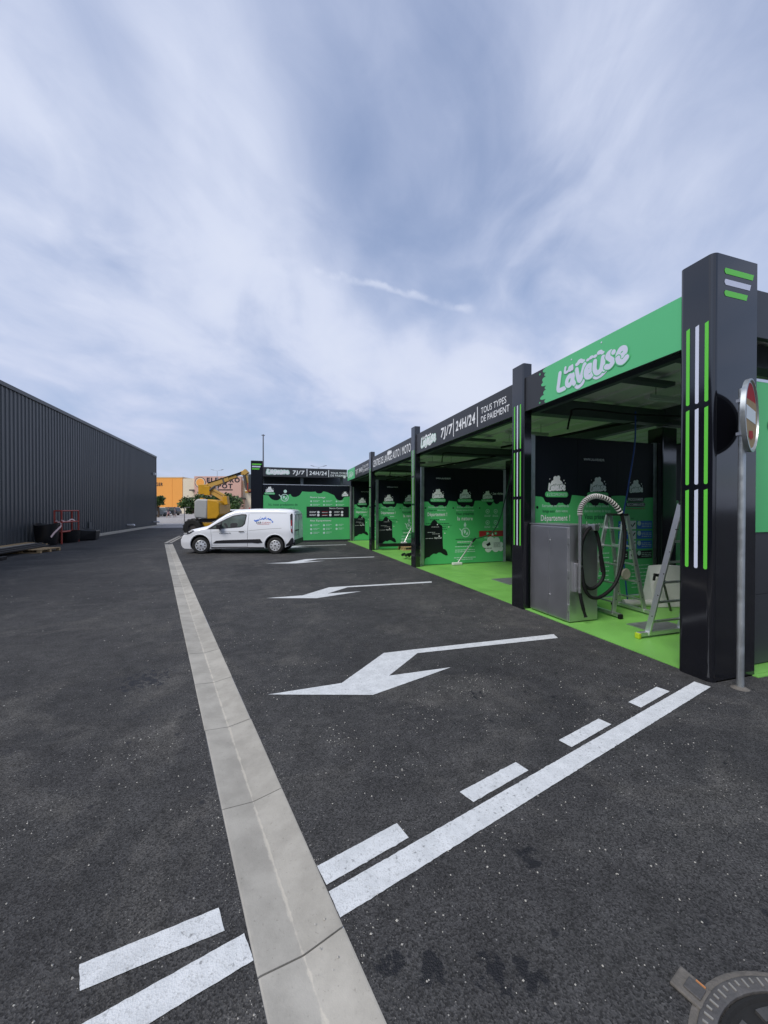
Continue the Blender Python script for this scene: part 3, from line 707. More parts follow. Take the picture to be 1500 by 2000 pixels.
def partition(y, x0, x1, ztop, variant, dark_from=2.05):
    ys = y
    w = MB().box((x0 - .02, y + .03, .10), (x1, y + .06, ztop)).build('partition_wall', 'beam_steel', cw)
    for a in (x0 - .10, x1): MB().box((a, y - .005, .012), (a + .10, y + .065, ztop + .015)).build('upright', 'galvanised', w)
    n = 3; pw = (x1 - x0) / n
    for k in range(n): MB().box((x0 + k * pw + .002, y, .03), (x0 + (k + 1) * pw - .002, y + .028, ztop)).build('panel', 'navy_panel', w)
    q = Print((x0, y, 0), (1, 0, 0), (0, 0, 1)); W = x1 - x0
    c = [W * .165, W * .50, W * .835]
    lob = []
    for i, a in enumerate(c):
        if i == 2 and variant != 1: lob += [(a - .05, .12, .13), (a + .22, .10, .08)]; continue
        if i == 2: lob += [(a, .26, .08)]; continue
        lob += [(a - .2, .11, .12), (a - .06, .13, .19), (a + .10, .12, .13), (a + .24, .12, .17)]
    q.poly('green_panel', scallop(.005, W - .005, dark_from, variant * 7 + 3, lob, .035), .003)
    for a in c: q.new(); q.circ('print_black', a - W * .148, dark_from - .22, .028, .006, 10)
    q.text('print_white', 'WWW.LALAVEUSE.FR', W * (.47 if variant == 1 else .14), 2.755, .045, .004, w=.52, bold=.005, align='c' if variant == 1 else 'l')
    badge(q, c[0], dark_from + .03); badge(q, c[1], dark_from + .03); badge(q, c[2] - (.0 if variant == 1 else .14), dark_from + .03, .9, variant != 1)
    a = c[0] - .02
    q.text('print_mint', 'Retrouvez nos centres de', a, 1.835, .055, .006, w=.62, bold=.008, align='c')
    q.text('print_dark_green', 'lavage auto', a - .30, 1.735, .055, .006, w=.28, bold=.012); q.text('print_mint', 'dans votre', a + .0, 1.735, .055, .006, w=.28, bold=.008)
    q.text('print_white', 'Département !', a, 1.575, .11, .006, w=.68, bold=.022, align='c')
    q.bars('print_dark_green', a - .26, a + .06, 1.44, .03, .006, 1); q.bars('print_mint', a + .08, a + .28, 1.44, .03, .006, 2)
    for k in range(4): q.bars('print_dark_green', a - .40, a + (.40, .06, .3, .34)[k], 1.32 - k * .065, .022, .006, k)
    b = c[1]
    q.text('print_mint', 'En lavant votre voiture', b, 1.835, .055, .006, w=.58, bold=.008, align='c'); q.text('print_mint', 'dans nos centres de lavage', b, 1.735, .055, .006, w=.66, bold=.008, align='c')
    q.text('print_dark_green', 'Vous préservez', b, 1.60, .095, .006, w=.66, bold=.022, align='c'); q.text('print_white', 'la nature', b, 1.43, .12, .006, w=.56, bold=.022, align='c')
    if variant != 1:
        q.poly('print_mint', [(b, 1.38), (b + .05, 1.28), (b + .03, 1.22), (b - .03, 1.22), (b - .05, 1.28)], .006); hand_icon(q, b + .02, 1.03)
        rows = ((.80, 'print_dark_green', .34), (.71, 'print_white', .28), (.62, 'print_dark_green', .30), (.56, 'print_mint', .36), (.45, 'print_mint', .36), (.39, 'print_mint', .37), (.20, 'print_mint', .40), (.14, 'print_mint', .30))
        for i, (v, m, hw) in enumerate(rows): q.bars(m, b - hw, b + hw, v, .024, .006, i + variant)
        q.new()
        q.poly('print_black', [(.01, .10), (.03, .22), (.10, .26), (.18, .27), (.24, .33), (.33, .38), (.42, .36), (.50, .41), (.58, .40), (.64, .36), (.70, .33), (.76, .30), (.83, .31), (.80, .42), (.74, .50), (.66, .52), (.645, .70), (.64, 1.0), (.63, 1.26), (.56, 1.30), (.48, 1.34), (.42, 1.42), (.35, 1.45), (.28, 1.42), (.24, 1.36), (.22, 1.30), (.15, 1.27), (.01, 1.29)], .006)
        for m_, u, v, r in (('foam_print', .46, 1.30, .022), ('foam_print', .86, 1.22, .020), ('foam_print', .72, 1.02, .020), ('print_white', .52, .93, .026)): q.new(); q.circ(m_, u, v, r, .009, 8)
        q.text('print_white', 'Epinal', .36, .855, .045, .009, w=.24, bold=.02)
        for k, (u, v) in enumerate(((.25, 1.22), (.12, 1.05), (.28, 1.00), (.05, .86))): q.bars('foam_print', u, u + .26, v, .010, .009, k)
        q.rect('print_dark_green', .65, 1.268, .98, 1.276, .006)
        if variant == 2:
            q.text('print_white', 'Les règles', c[2] + .08, 2.28, .08, .004, w=.40, bold=.02)
            for i in range(3):
                for j in range(2):
                    u = c[2] - .13 + j * .31; v = 1.72 - i * .37; q.new()
                    q.circ('print_mint', u, v, .075, .006); q.circ('green_panel', u, v, .055, .008); q.circ('print_mint', u, v, .025, .010, 8)
                    q.bars('print_mint', u - .12, u + .12, v - .14, .018, .006, i + j); q.bars('print_mint', u - .12, u + .10, v - .18, .018, .006, i * j + 3)
            q.new(); q.rect('print_red', W * .68, .88, W - .01, 1.07, .006); q.poly('print_white', [(W * .84, .91), (W * .87, .91), (W * .855, 1.03)], .009)
            q.new()
            for u, v, r in ((.76, .62, .12), (.83, .74, .14), (.91, .72, .13), (.97, .60, .09), (.80, .48, .13), (.90, .50, .15), (.97, .46, .09), (.86, .60, .18)): q.circ('foam_print', min(W * u, W - r - .01), v, r, .008)
            q.poly('print_black', [(W * .77, .62), (W * .82, .70), (W * .83, .60), (W * .79, .55)], .0105); q.bars('print_black', W * .75, W * .85, .48, .018, .0105, 4)
            for k in range(5): q.bars('beam_steel', W * .87, W * .96, .66 - k * .035, .012, .0105, k)
    else:
        u = c[2]
        for k, (tx, wd) in enumerate((('PROGRAMMES', .40), ('RECOMMANDÉS', .47))):
            vv = 1.965 - k * .105; q.new()
            q.pill('print_black', u - wd / 2 - .03, vv - .02, u + wd / 2 + .03, vv + .075, .006); q.text('print_white', tx, u, vv, .060, .0085, w=wd, bold=.012, align='c')
        q.bars('print_red', u - .25, u + .25, 1.80, .012, .006, 9); q.bars('print_dark_green', u - .12, u - .02, 1.60, .012, .006, 3)
        for k in range(4):
            vv = 1.385 - k * .206; bm_ = 'print_blue' if k < 3 else 'print_black'; q.new()
            q.rect(bm_, u - .46, vv, u - .20, vv + .165, .006); q.new(); q.rect('print_white', u - .17, vv - .005, u + .01, vv + .17, .006); q.new(); q.rect(bm_, u + .04, vv, u + .46, vv + .165, .006)
            q.stroke('print_black', [(u - .13, vv + .085), (u - .10, vv + .05), (u - .03, vv + .125)], .026, .0085, 1)
            q.circ('print_mint', u + .10, vv + .115, .05, .0085); q.bars('print_mint', u - .44, u - .23, vv + .09, .018, .0085, k); q.bars('print_mint', u - .44, u - .23, vv + .05, .018, .0085, k + 2)
            for j in range(3): q.bars('print_mint', u + .17, u + .44, vv + .11 - j * .035, .010, .0085, k + j)
        for k in range(7): q.bars('print_mint', u - .1, u + .4, .62 - k * .075, .016, .006, k); q.bars('print_mint', b - .3, b + .3, .9 - k * .09, .02, .006, k + 20)
    q.build(w)
partition(6.05, 4.86, 7.84, 3.18, 1)
partition(11.20, 4.82, 7.72, 3.11, 2)
partition(16.28, 4.82, 7.72, 3.08, 3)
partition(21.20, 4.84, 7.72, 3.02, 4)
for y, zt in ((6.05, 3.18), (11.20, 3.11), (16.28, 3.08)):
    MB().box((7.95, y - .12, .012), (8.36, y + .22, zz(3.55, y))).build('column', 'gloss_black', cw, bevel=.02)
    MB().box((8.08, y - .02, zz(3.55, y)), (8.24, y + .12, zz(3.66, y))).build('column_head', 'steel', cw)
    w = MB().box((8.42, y + .03, .10), (12.2, y + .06, zt)).build('partition_wall', 'beam_steel', cw)
    for k in range(3): MB().box((8.42 + k * 1.26, y, .03), (8.42 + (k + 1) * 1.26 - .004, y + .028, zt)).build('panel', 'navy_panel', w)
    q = Print((8.42, y, 0), (1, 0, 0), (0, 0, 1))
    q.poly('green_panel', scallop(.005, 3.77, 2.0, 5, [(.3, .14, .12), (.6, .12, .18), (1.5, .2, .16)], .035), .003); q.build(w)
# end wall facing the street: dark plinth, green board with lettering, open strip under the fascia
ew = MB().box((5.09, 2.94, .012), (12.9, 2.99, 1.53)).build('end_wall', 'anthracite', cw)
for k in range(5): MB().box((5.09 + k * 1.55, 2.90, 1.535), (5.09 + (k + 1) * 1.55 - .003, 2.938, 3.24)).build('panel', 'green_panel', ew)
for k in range(5): MB().box((5.09 + k * 1.55, 2.915, .03), (5.09 + (k + 1) * 1.55 - .004, 2.938, .82)).build('panel', 'anthracite', ew); 
for k in range(5): MB().box((5.09 + k * 1.55, 2.915, .824), (5.09 + (k + 1) * 1.55 - .004, 2.938, 1.53)).build('panel', 'anthracite', ew)
MB().box((5.09, 2.90, 3.243), (12.9, 2.96, 3.275)).build('rail', 'aluminium', ew)
q = Print((5.48, 2.90, 0), (1, 0, 0), (0, 0, 1)); q.text('print_dark_green', 'O', .02, 2.68, .15, .003, w=.15); q.build(ew)
MB().box((5.064, 2.84, 3.70), (12.9, 2.90, 4.22)).build('fascia', 'anthracite', cw, bevel=.004)
# lamps, conduits and hoses under the roof
for (a, b) in (((6.2, 4.9), (7.4, 4.9)), ((7.1, 4.1), (8.0, 4.1)), ((6.4, 9.3), (7.6, 9.3)), ((5.6, 8.0), (6.8, 8.0)), ((6.0, 13.6), (7.2, 13.6)), ((6.2, 18.6), (7.2, 18.6))):
    z = zz(3.70, a[1]); f = MB().box((a[0], a[1] - .05, z), (b[0], b[1] + .05, z + .06)).build('light_fitting', 'white_plastic', cw)
    MB().tube([(a[0] + .03, a[1], z - .012), (b[0] - .03, b[1], z - .012)], .018, 8).build('tube', 'tube_light', f)
    for x in (a[0] + .2, b[0] - .2): MB().tube([(x, a[1], z + .06), (x, a[1], z + .27)], .006, 6).build('hanger', 'steel_dark', f)
for y in (4.6, 9.6, 14.6):
    z = zz(3.55, y)
    MB().tube(smooth_path([(5.1, y + .9, 3.2), (5.08, y + .8, z - .1), (5.2, y + .75, z), (6.4, y + .7, z - .02), (7.9, y + .6, z + .02)]), .016, 8).build('conduit', 'rubber', cw, smooth=True)
    slab(4.7, 6.3, y - .1, y + .06, 3.80, 3.86).build('cable_tray', 'beam_steel', cw)
    MB().tube([(7.2, y + 1.3, z + .05), (6.0, y + 4.2, z - .1)], .03, 8).build('pipe', 'rubber', cw)
MB().tube(smooth_path([(6.55, 5.4, 3.6), (6.56, 5.42, 3.0), (6.50, 5.5, 2.2), (6.42, 5.55, 1.5), (6.52, 5.6, .8), (6.62, 5.6, .05)]), .013, 8).build('blue_hose', 'blue_hose', cw, smooth=True)
# drain grates in the floor
for gx, gy, wx, wy in ((5.35, 4.0, .75, .55), (5.5, 7.75, .75, .75), (5.5, 13.0, .75, .75)):
    g = MB().box((gx, gy, .013), (gx + wx, gy + wy, .016)).build('drain_grate', 'steel_dark', cw)
    for k in range(int(wx / .035)): MB().box((gx + k * .035, gy, .016), (gx + k * .035 + .018, gy + wy, .024)).build('grate_bar', 'galvanised', g)

# ------------------------------------------------------------------ end building across the range
YW = 21.2
eb = thing('end_building', (2.2, 22, 0), 'low black car wash end building with green information wall and dark corner pillar', 'building')
pw = MB().box((-.66, YW - .02, 0), (-.07, YW + .5, 4.33)).build('pillar', 'navy_panel', eb, bevel=.03)
for i, (z0, z1, xe) in enumerate(((4.10, 4.17, -.12), (3.98, 4.05, -.17), (3.86, 3.93, -.22))):
    q = Print((0, YW - .02, 0), (1, 0, 0), (0, 0, 1)); q.poly('s', [(-.60, z0), (xe - .03, z0), (xe, z1), (-.60, z1)], .004); q.first.build('stripe', 'logo_white' if i == 1 else 'stripe_green', pw, fixn=False)
fw_ = MB().box((-.067, YW, 3.52), (4.44, YW + .06, 4.01)).build('fascia', 'anthracite', eb)
q = Print((-.067, YW, 0), (1, 0, 0), (0, 0, 1)); k_ = .02744
laveuse(q, 'print_white', (521 - 513) * k_, 3.67, .44, .20, .07, .009, out='print_mint', foam=True)
q.text('print_white', '7J/7', (569 - 513) * k_, 3.67, .20, .005, w=.64, bold=.025, shear=.1); q.new(); q.rect('print_white', (596 - 513) * k_, 3.57, (596 - 513) * k_ + .035, 3.97, .005)
q.text('print_white', '24H/24', (601 - 513) * k_, 3.66, .20, .005, w=.96, bold=.025, shear=.1); q.new(); q.rect('print_white', (639 - 513) * k_, 3.56, (639 - 513) * k_ + .035, 3.95, .005)
q.text('print_white', 'TOUS TYPES', (643.5 - 513) * k_, 3.74, .10, .005, w=.93, bold=.015); q.text('print_white', 'DE PAIEMENT', (643.5 - 513) * k_, 3.60, .10, .005, w=1.0, bold=.015)
q.new()
for a, r in ((4.34, .05), (4.40, .04), (4.37, .07)): q.circ('print_white', a, 3.58, r, .007, 10)
q.build(fw_)
MB().box((-.6, YW + .1, 3.89), (4.4, YW + 3.4, 3.98)).build('roof', 'roof_deck', eb)
MB().box((-.9, YW + 3.2, 3.0), (7.0, YW + 3.3, 3.88)).build('rear_wall', 'beam_steel', eb)
for x in (1.9, 4.1): MB().box((x, YW + .2, 3.0), (x + .15, YW + .35, 3.89)).build('post', 'beam_steel', eb)
MB().box((-.05, YW + .02, 3.09), (4.6, YW + .12, 3.115)).build('rail', 'aluminium', eb)
iw = MB().box((-.05, YW + .04, .02), (4.6, YW + .10, 3.085)).build('information_wall', 'beam_steel', eb)
MB().box((4.62, YW - .01, .0), (4.68, YW + .10, 3.1)).build('upright', 'galvanised', eb)
xs = [-.05, 1.15, 2.52, 3.56, 4.6]
for a, b in zip(xs, xs[1:]): MB().box((a + .002, YW + .01, .02), (b - .002, YW + .038, 3.085)).build('panel', 'navy_panel', iw)
q = Print((0, YW + .01, 0), (1, 0, 0), (0, 0, 1))
pts = []
for k in range(91):
    u = -.045 + 4.64 * k / 90; v = 2.62 + .05 * math.sin(u * 4.1 + 1) + .16 * math.sin(u * 1.5 - 2.2)
    for c, w, h in ((.55, .3, .2), (1.65, .28, .26), (2.9, .2, .12), (4.0, .25, .2)):
        if abs(u - c) < w: v -= h * math.sqrt(1 - ((u - c) / w) ** 2)
    pts.append((u, v))
q.poly('green_panel', [(4.595, .03)] + pts[::-1] + [(-.045, .03)], .003)
badge(q, .28, 2.62, 1.0); badge(q, 4.33, 2.45, .9, False); hand_icon(q, 1.05, 2.40, 1.3); q.new(); q.circ('print_mint', 1.08, 2.74, .09, .006, 8)
q.text('print_dark_green', 'Ici, nous produisons de', .22, 1.98, .12, .006, w=1.50, bold=.015); q.text('print_dark_green', "l'énergie !", .85, 1.76, .12, .006, w=.7, bold=.015)
q.text('print_dark_green', "de l'eau !", 1.1, .78, .12, .006, w=.66, bold=.015); q.bars('print_mint', 1.0, 1.78, .60, .05, .006, 3)
q.text('print_white', 'Notre Lavage', 2.40, 2.40, .085, .006, w=.82, bold=.015)
q.new(); q.rect('print_black', 2.20, 1.32, 4.55, 1.93, .006); q.text('print_white', 'Notre Centre', 3.45, 1.80, .085, .009, w=.78, bold=.015); q.text('print_white', 'Nos Équipements', 2.40, 1.12, .085, .006, w=1.15, bold=.015)
for r in range(2):
    for c in range(3): q.new(); q.circ('print_mint', 2.45 + c * .70, 2.22 - r * .2, .05, .006, 8); q.bars('print_mint', 2.55 + c * .70, 2.93 + c * .68, 2.24 - r * .2, .022, .006, r + c); q.bars('print_mint', 2.55 + c * .70, 2.83 + c * .68, 2.19 - r * .2, .022, .006, r + c + 5)
for r in range(3):
    for c in range(3):
        if r == 2 and c == 2: continue
        q.new(); q.circ('print_mint', 2.45 + c * .70, .90 - r * .21, .06, .006, 8); q.bars('print_mint', 2.56 + c * .70, 2.9 + c * .68, .93 - r * .21, .022, .006, r + c); q.bars('print_mint', 2.56 + c * .70, 2.8 + c * .68, .87 - r * .21, .022, .006, r * c)
for r in range(2):
    for c in range(3):
        q.bars('print_white' if c != 1 else 'print_red', 2.36 + c * .68, 2.72 + c * .66, 1.64 - r * .16, .024, .009, r + c); q.bars('print_white', 2.36 + c * .68, 2.68 + c * .66, 1.59 - r * .16, .024, .009, r + c + 3); q.new(); q.circ('print_white', 2.84 + c * .66, 1.62 - r * .16, .07, .009, 10)
q.build(iw)
q2 = MB().box((-.05, YW - .06, 0), (4.6, YW + .005, .10)).build('plinth', 'anthracite', eb)
mp_ = tag(MB().tube([(-.04, 21.9, 0), (-.04, 21.9, 3.2), (-.04, 21.9, 5.85)], [.045, .04, .03], 8).tube([(-.13, 21.9, 5.8), (.05, 21.9, 5.8)], .025, 6).build('mast', 'steel_dark', smooth=True), 'thin dark mast rising behind the black corner pillar', 'mast')

# ------------------------------------------------------------------ vacuum cabinet
vc = thing('vacuum_station', (4.8, 5.3, 0), 'stainless steel vacuum cabinet with coiled black hose and ribbed hose arch', 'vacuum')
MB().box((4.545, 4.85, .03), (5.10, 5.76, 1.53)).build('body', 'steel', vc, bevel=.006)
MB().box((4.53, 4.845, 1.531), (5.12, 5.775, 1.55)).build('lid', 'steel', vc, bevel=.004)
MB().box((4.58, 4.88, .012), (5.06, 5.72, .0295)).build('base', 'steel_dark', vc)
for a, b in ((4.875, 5.285), (5.292, 5.745)):
    d = MB().box((4.524, a, .05), (4.5445, b, 1.51)).build('door', 'steel', vc, bevel=.004)
    if a < 5:
        for z in (.38, 1.28): MB().lathe([(.0001, .006), (.014, .006), (.016, .0)], (0, 0, 0), n=12).build('lock', 'chrome', d).location = (0, 0, 0)
for o in [x for x in COL.objects if x.name.startswith('lock')]:
    z = 1.28 if o.name.endswith('001') else .38; o.data.transform(Matrix.Translation((4.5235, 5.26, z)) @ Matrix.Rotation(R(-90), 4, 'Y'))
for z in (.25, .78, 1.30): MB().tube([(4.532, 4.862, z - .05), (4.532, 4.862, z + .05)], .012, 8).build('hinge', 'chrome', vc, smooth=True)
MB().box((4.62, 4.80, .50), (4.74, 4.848, .95)).build('pipe_holder', 'steel', vc, bevel=.004)
pipe = MB().tube([(4.665, 4.765, .50), (4.665, 4.765, 1.72)], .026, 16).build('suction_pipe', 'chrome', vc, smooth=True)
for z in (.55, .90): MB().tube([(4.665, 4.765, z), (4.665, 4.765, z + .03)], .033, 14).build('clamp', 'chrome', pipe, smooth=True)
arch = smooth_path([(4.665, 4.765, 1.70), (4.67, 4.765, 1.80), (4.73, 4.76, 1.90), (4.84, 4.755, 1.975), (4.98, 4.75, 2.0), (5.17, 4.74, 1.955), (5.33, 4.73, 1.85), (5.45, 4.72, 1.70)], 24)
rs = [.042 if (i // 2) % 2 else .031 for i in range(len(arch))]
MB().tube(arch, .031, 14).build('ribbed_hose', 'rubber', vc, smooth=True)
rb = MB()
for i in range(2, len(arch) - 5, 6): rb.tube(arch[i:i + 4], [.036, .042, .042, .036], 14)
rb.build('hose_ribs', 'hose_grey', vc, smooth=True)
hose = [(5.45, 4.72, 1.70), (5.49, 4.71, 1.50), (5.49, 4.70, 1.30), (5.44, 4.70, .93), (5.26, 4.70, .58), (4.96, 4.72, .41), (4.76, 4.74, .52), (4.69, 4.76, .89), (4.71, 4.78, 1.25), (4.84, 4.80, 1.46), (4.95, 4.79, 1.50), (5.02, 4.77, 1.36), (5.08, 4.76, 1.03), (5.13, 4.76, .76), (5.03, 4.78, .59), (4.87, 4.80, .55), (4.74, 4.82, .72), (4.72, 4.83, 1.0)]
MB().tube(smooth_path(hose, 8), .027, 12).build('black_hose', 'rubber', vc, smooth=True)
MB().tube(smooth_path([(4.665, 4.765, .50), (4.68, 4.75, .38), (4.72, 4.74, .22), (4.745, 4.73, .13)], 6), [.026] * 12 + [.022] * 6 + [.03], 12).build('nozzle_hose', 'rubber', vc, smooth=True)
MB().tube([(5.12, 4.77, .80), (5.10, 4.80, 1.05)], [.03, .022], 10).build('nozzle', 'rubber', vc, smooth=True)
MB().box((4.90, 4.72, 1.46), (5.00, 4.85, 1.56)).build('hose_hook', 'steel', vc, bevel=.01)

# ------------------------------------------------------------------ ladders and tools in the near bay
def ladder(name, loc, rz, label, hgt, w0, w1, lean, rungs, second=True, yellow=True):
    t = thing(name, loc, label, 'ladder', rz)
    sides = [-1] + ([1] if second else [])
    for sd in sides:                                    # front frame leans one way, rear frame the other
        off = lean * (1 if sd < 0 else -1)
        for x0, x1 in ((-w0 / 2, -w1 / 2), (w0 / 2, w1 / 2)):
            s_ = MB().bar((x0, off, .04), (x1, 0 + .03 * (1 if sd < 0 else -1), hgt), .028, .075, (0, 1, 0)).build('stile', 'aluminium', t, world=False, bevel=.003)
            for k in range(1, 6):
                f = k / 6; MB().tube([(x0 + (x1 - x0) * f - .018, off * (1 - f), .04 + (hgt - .04) * f - .03), (x0 + (x1 - x0) * f + .018, off * (1 - f), .04 + (hgt - .04) * f - .03)], .008, 8).build('bolt', 'rubber', s_, world=False)
        for k in range(rungs):
            f = (k + .6) / (rungs + .4); ww = w0 + (w1 - w0) * f; z = .04 + (hgt - .04) * f
            MB().box((-ww / 2, off * (1 - f) - .018, z), (ww / 2, off * (1 - f) + .018, z + .028)).build('rung', 'aluminium', t, world=False, bevel=.004)
        bw = w0 * 1.55
        MB().box((-bw / 2, off - .03, .03), (bw / 2, off + .03, .085)).build('foot_bar', 'aluminium', t, world=False, bevel=.004)
        for x in (-1, 1): MB().box((x * bw / 2 - .025, off - .035, 0), (x * bw / 2 + .025, off + .035, .08)).build('foot_cap', 'yellow_cap' if yellow else 'rubber', t, world=False, bevel=.012)
    MB().box((-w1 / 2 - .02, -.05, hgt - .01), (w1 / 2 + .02, .05, hgt + .03)).build('top_cap', 'black_plastic', t, world=False, bevel=.01)
    return t
ladder('step_ladder', (5.40, 3.60, .012), R(0), 'aluminium step ladder with yellow feet beside the big striped pillar', 1.85, .62, .42, .40, 6)
ladder('step_ladder', (5.86, 5.17, .012), R(88), 'aluminium step ladder with black feet behind the coiled vacuum hose', 1.68, .50, .34, .33, 5, yellow=False)
tag(MB().add([(6.72, 5.15, .012), (7.55, 4.95, .012), (7.6, 5.35, .012), (6.8, 5.5, .012), (6.78, 5.25, .40), (7.02, 5.22, .78), (7.5, 5.05, .74), (7.55, 5.40, .70), (7.0, 5.5, .72)],
             [(0, 1, 6, 5, 4), (1, 2, 7, 6), (2, 3, 8, 7), (3, 0, 4, 5, 8), (5, 6, 7, 8), (3, 2, 1, 0)]).build('wrapped_pack', 'white_plastic', bevel=.02), 'pale plastic-wrapped pack leaning by the back column', 'package')
tag(MB().tube([(6.30, 5.42, .075), (6.9, 5.22, .075), (7.3, 5.08, .075)], .065, 16).build('sheet_roll', 'white_plastic', smooth=True), 'white roll of sheeting lying on the green floor', 'roll')
tl = thing('spray_lance', (6.55, 4.95, 0), 'black handled tool on a grey bar standing in front of the programme table', 'tool')
MB().bar((6.62, 4.92, .55), (6.78, 4.90, .02), .03, .02).build('shaft', 'steel_dark', tl)
MB().bar((6.44, 4.94, .66), (6.60, 4.93, .64), .05, .05).bar((6.58, 4.93, .68), (6.63, 4.92, .54), .05, .05).bar((6.45, 4.94, .66), (6.43, 4.94, .56), .03, .04).build('handle', 'black_plastic', tl, bevel=.01)
tag(MB().lathe([(.0001, -.02), (.09, -.02), (.10, 0), (.09, .02), (.0001, .02)], (6.04, 5.15, .66), axis='y', n=24).build('sanding_disc', 'pale_concrete', smooth=True), 'round pale disc hanging on the ladder with black feet', 'disc')
# second bay: foam brush with its hose
fb = thing('foam_brush', (5.85, 11.05, 0), 'steel foam brush lance leaning on the printed wall with regional map', 'brush')
MB().tube([(5.86, 10.95, .06), (6.52, 11.13, .74)], .022, 10).build('lance', 'chrome', fb, smooth=True)
MB().bar((5.68, 10.95, .06), (6.02, 10.95, .06), .10, .085).build('brush_head', 'white_plastic', fb, bevel=.02)
MB().tube([(6.50, 11.125, .72), (6.62, 11.12, .84)], .03, 10).build('grip', 'rubber', fb, smooth=True)
MB().tube(smooth_path([(6.60, 11.12, .82), (6.95, 11.02, .92), (7.2, 10.95, 1.10), (7.42, 10.9, 1.55), (7.60, 10.92, 2.15), (7.80, 10.98, 2.75), (7.9, 11.0, 3.3)]), .02, 8).build('hose', 'green_hose', fb, smooth=True)
fb2 = thing('foam_brush', (5.9, 16.1, 0), 'steel foam brush lance standing above the black beam', 'brush')
MB().tube([(5.95, 16.05, .30), (6.35, 16.2, .95)], .022, 10).build('lance', 'chrome', fb2, smooth=True)
MB().bar((5.80, 16.05, .30), (6.08, 16.05, .30), .10, .08).build('brush_head', 'white_plastic', fb2, bevel=.02)
MB().tube(smooth_path([(6.33, 16.19, .93), (6.7, 16.05, 1.1), (7.0, 15.98, 1.7), (7.3, 16.0, 2.7)]), .02, 8).build('hose', 'green_hose', fb2, smooth=True)
# third bay: black beams on a pallet, black hardware on the floor
tag(MB().box((4.75, 15.80, .17), (7.4, 16.05, .29)).build('steel_beam', 'black_plastic', bevel=.01), 'long black beam laid on a wooden pallet before the wall', 'beam')
def pallet(loc, rz, L, W, label, rows=5):
    t = thing('pallet', loc, label, 'pallet', rz, None)
    for k in range(rows): MB().box((-L / 2, -W / 2 + k * W / rows + .01, .12), (L / 2, -W / 2 + (k + 1) * W / rows - .02, .142)).build('plank', 'wood', t, world=False)
    for x in (-L / 2 + .07, 0, L / 2 - .07):
        MB().box((x - .05, -W / 2, .098), (x + .05, W / 2, .12)).build('stringer', 'wood', t, world=False)
        for y in (-W / 2 + .06, 0, W / 2 - .06): MB().box((x - .06, y - .05, .022), (x + .06, y + .05, .098)).build('block', 'wood', t, world=False)
    for y in (-W / 2 + .06, 0, W / 2 - .06): MB().box((-L / 2, y - .05, 0), (L / 2, y + .05, .022)).build('runner', 'wood', t, world=False)
    return t
pallet((6.3, 15.85, .012), 0, 1.2, .7, 'wooden pallet under the long black beam in the wash bay')
jn = MB()
for k in range(9):
    a = rnd.uniform(0, 6.28); c = Vector((4.98 + rnd.uniform(-.22, .22), 12.7 + rnd.uniform(-.28, .28), .08 + rnd.uniform(0, .16))); d = Vector((math.cos(a), math.sin(a), rnd.uniform(-.2, .2))) * rnd.uniform(.12, .26)
    jn.tube(smooth_path([c - d, c + Vector((0, 0, .04)), c + d], 4), rnd.uniform(.035, .07), 10)
tag(jn.build('bracket_pile', 'black_plastic', smooth=True), 'heap of black brackets on the light green floor beside a post', 'hardware')

# ------------------------------------------------------------------ no-entry sign
SX, SY = 4.555, 2.60
sg = thing('road_sign', (SX, SY, 0), 'round red no-entry sign on a galvanised post in front of the pillar', 'sign')
MB().tube([(SX, SY, -.02), (SX + .01, SY + .005, 3.0)], .030, 20).build('post', 'galvanised', sg, smooth=True)
MB().lathe([(.0001, .03), (.05, .014), (.065, .006), (.075, .001)], (SX, SY, 0), n=22).build('footing', 'mortar', sg)
nrm = Vector((.36, -.933, 0)).normalized(); rtv = Vector((-nrm.y, nrm.x, 0)); sc_ = Vector((SX + .012, SY, 2.72)) + nrm * .05; rr = .355
FR = Matrix((( rtv.x, nrm.x, 0, sc_.x), (rtv.y, nrm.y, 0, sc_.y), (0, 0, 1, sc_.z), (0, 0, 0, 1)))
def on_sign(mb_): mb_.v = [tuple(FR @ Vector(p)) for p in mb_.v]; return mb_
rim = on_sign(MB().lathe([(.0001, -.012), (rr - .01, -.012), (rr, -.018), (rr + .004, .02), (rr - .014, .022), (rr - .016, .004), (.0001, .004)], axis='y', n=56)).build('plate', 'galvanised', sg, smooth=True)
bk = on_sign(MB().lathe([(.0001, -.0145), (rr - .03, -.0145)], axis='y', n=48)).build('back_sheet', 'sign_back', sg)
q = Print(sc_ + nrm * .004, -rtv if False else rtv, (0, 0, 1))
if q.N.dot(nrm) < 0: q = Print(sc_ + nrm * .004, -rtv, (0, 0, 1))
q.circ('print_white', 0, 0, rr - .018, .001, 48); q.circ('sign_red', 0, 0, rr - .035, .002, 48)
film = [((rr - .036) * math.cos(R(a)), (rr - .036) * math.sin(R(a))) for a in range(-205, 31, 5)]
film = [(u, v) for u, v in film]
q.poly('sign_film', film, .004)
q.rect('print_white', -.24, -.055, .24, .075, .006)
q.poly('sign_red', [(-.10, -.16), (.08, -.14), (.12, -.20), (.0, -.24), (-.12, -.22)], .0065)
q.build(sg, 'sign_face')
for z in (2.55, 2.88): MB().box((SX - .035, SY - .04, z - .015), (SX + .035, SY + .034, z + .015)).build('bracket', 'steel', sg)

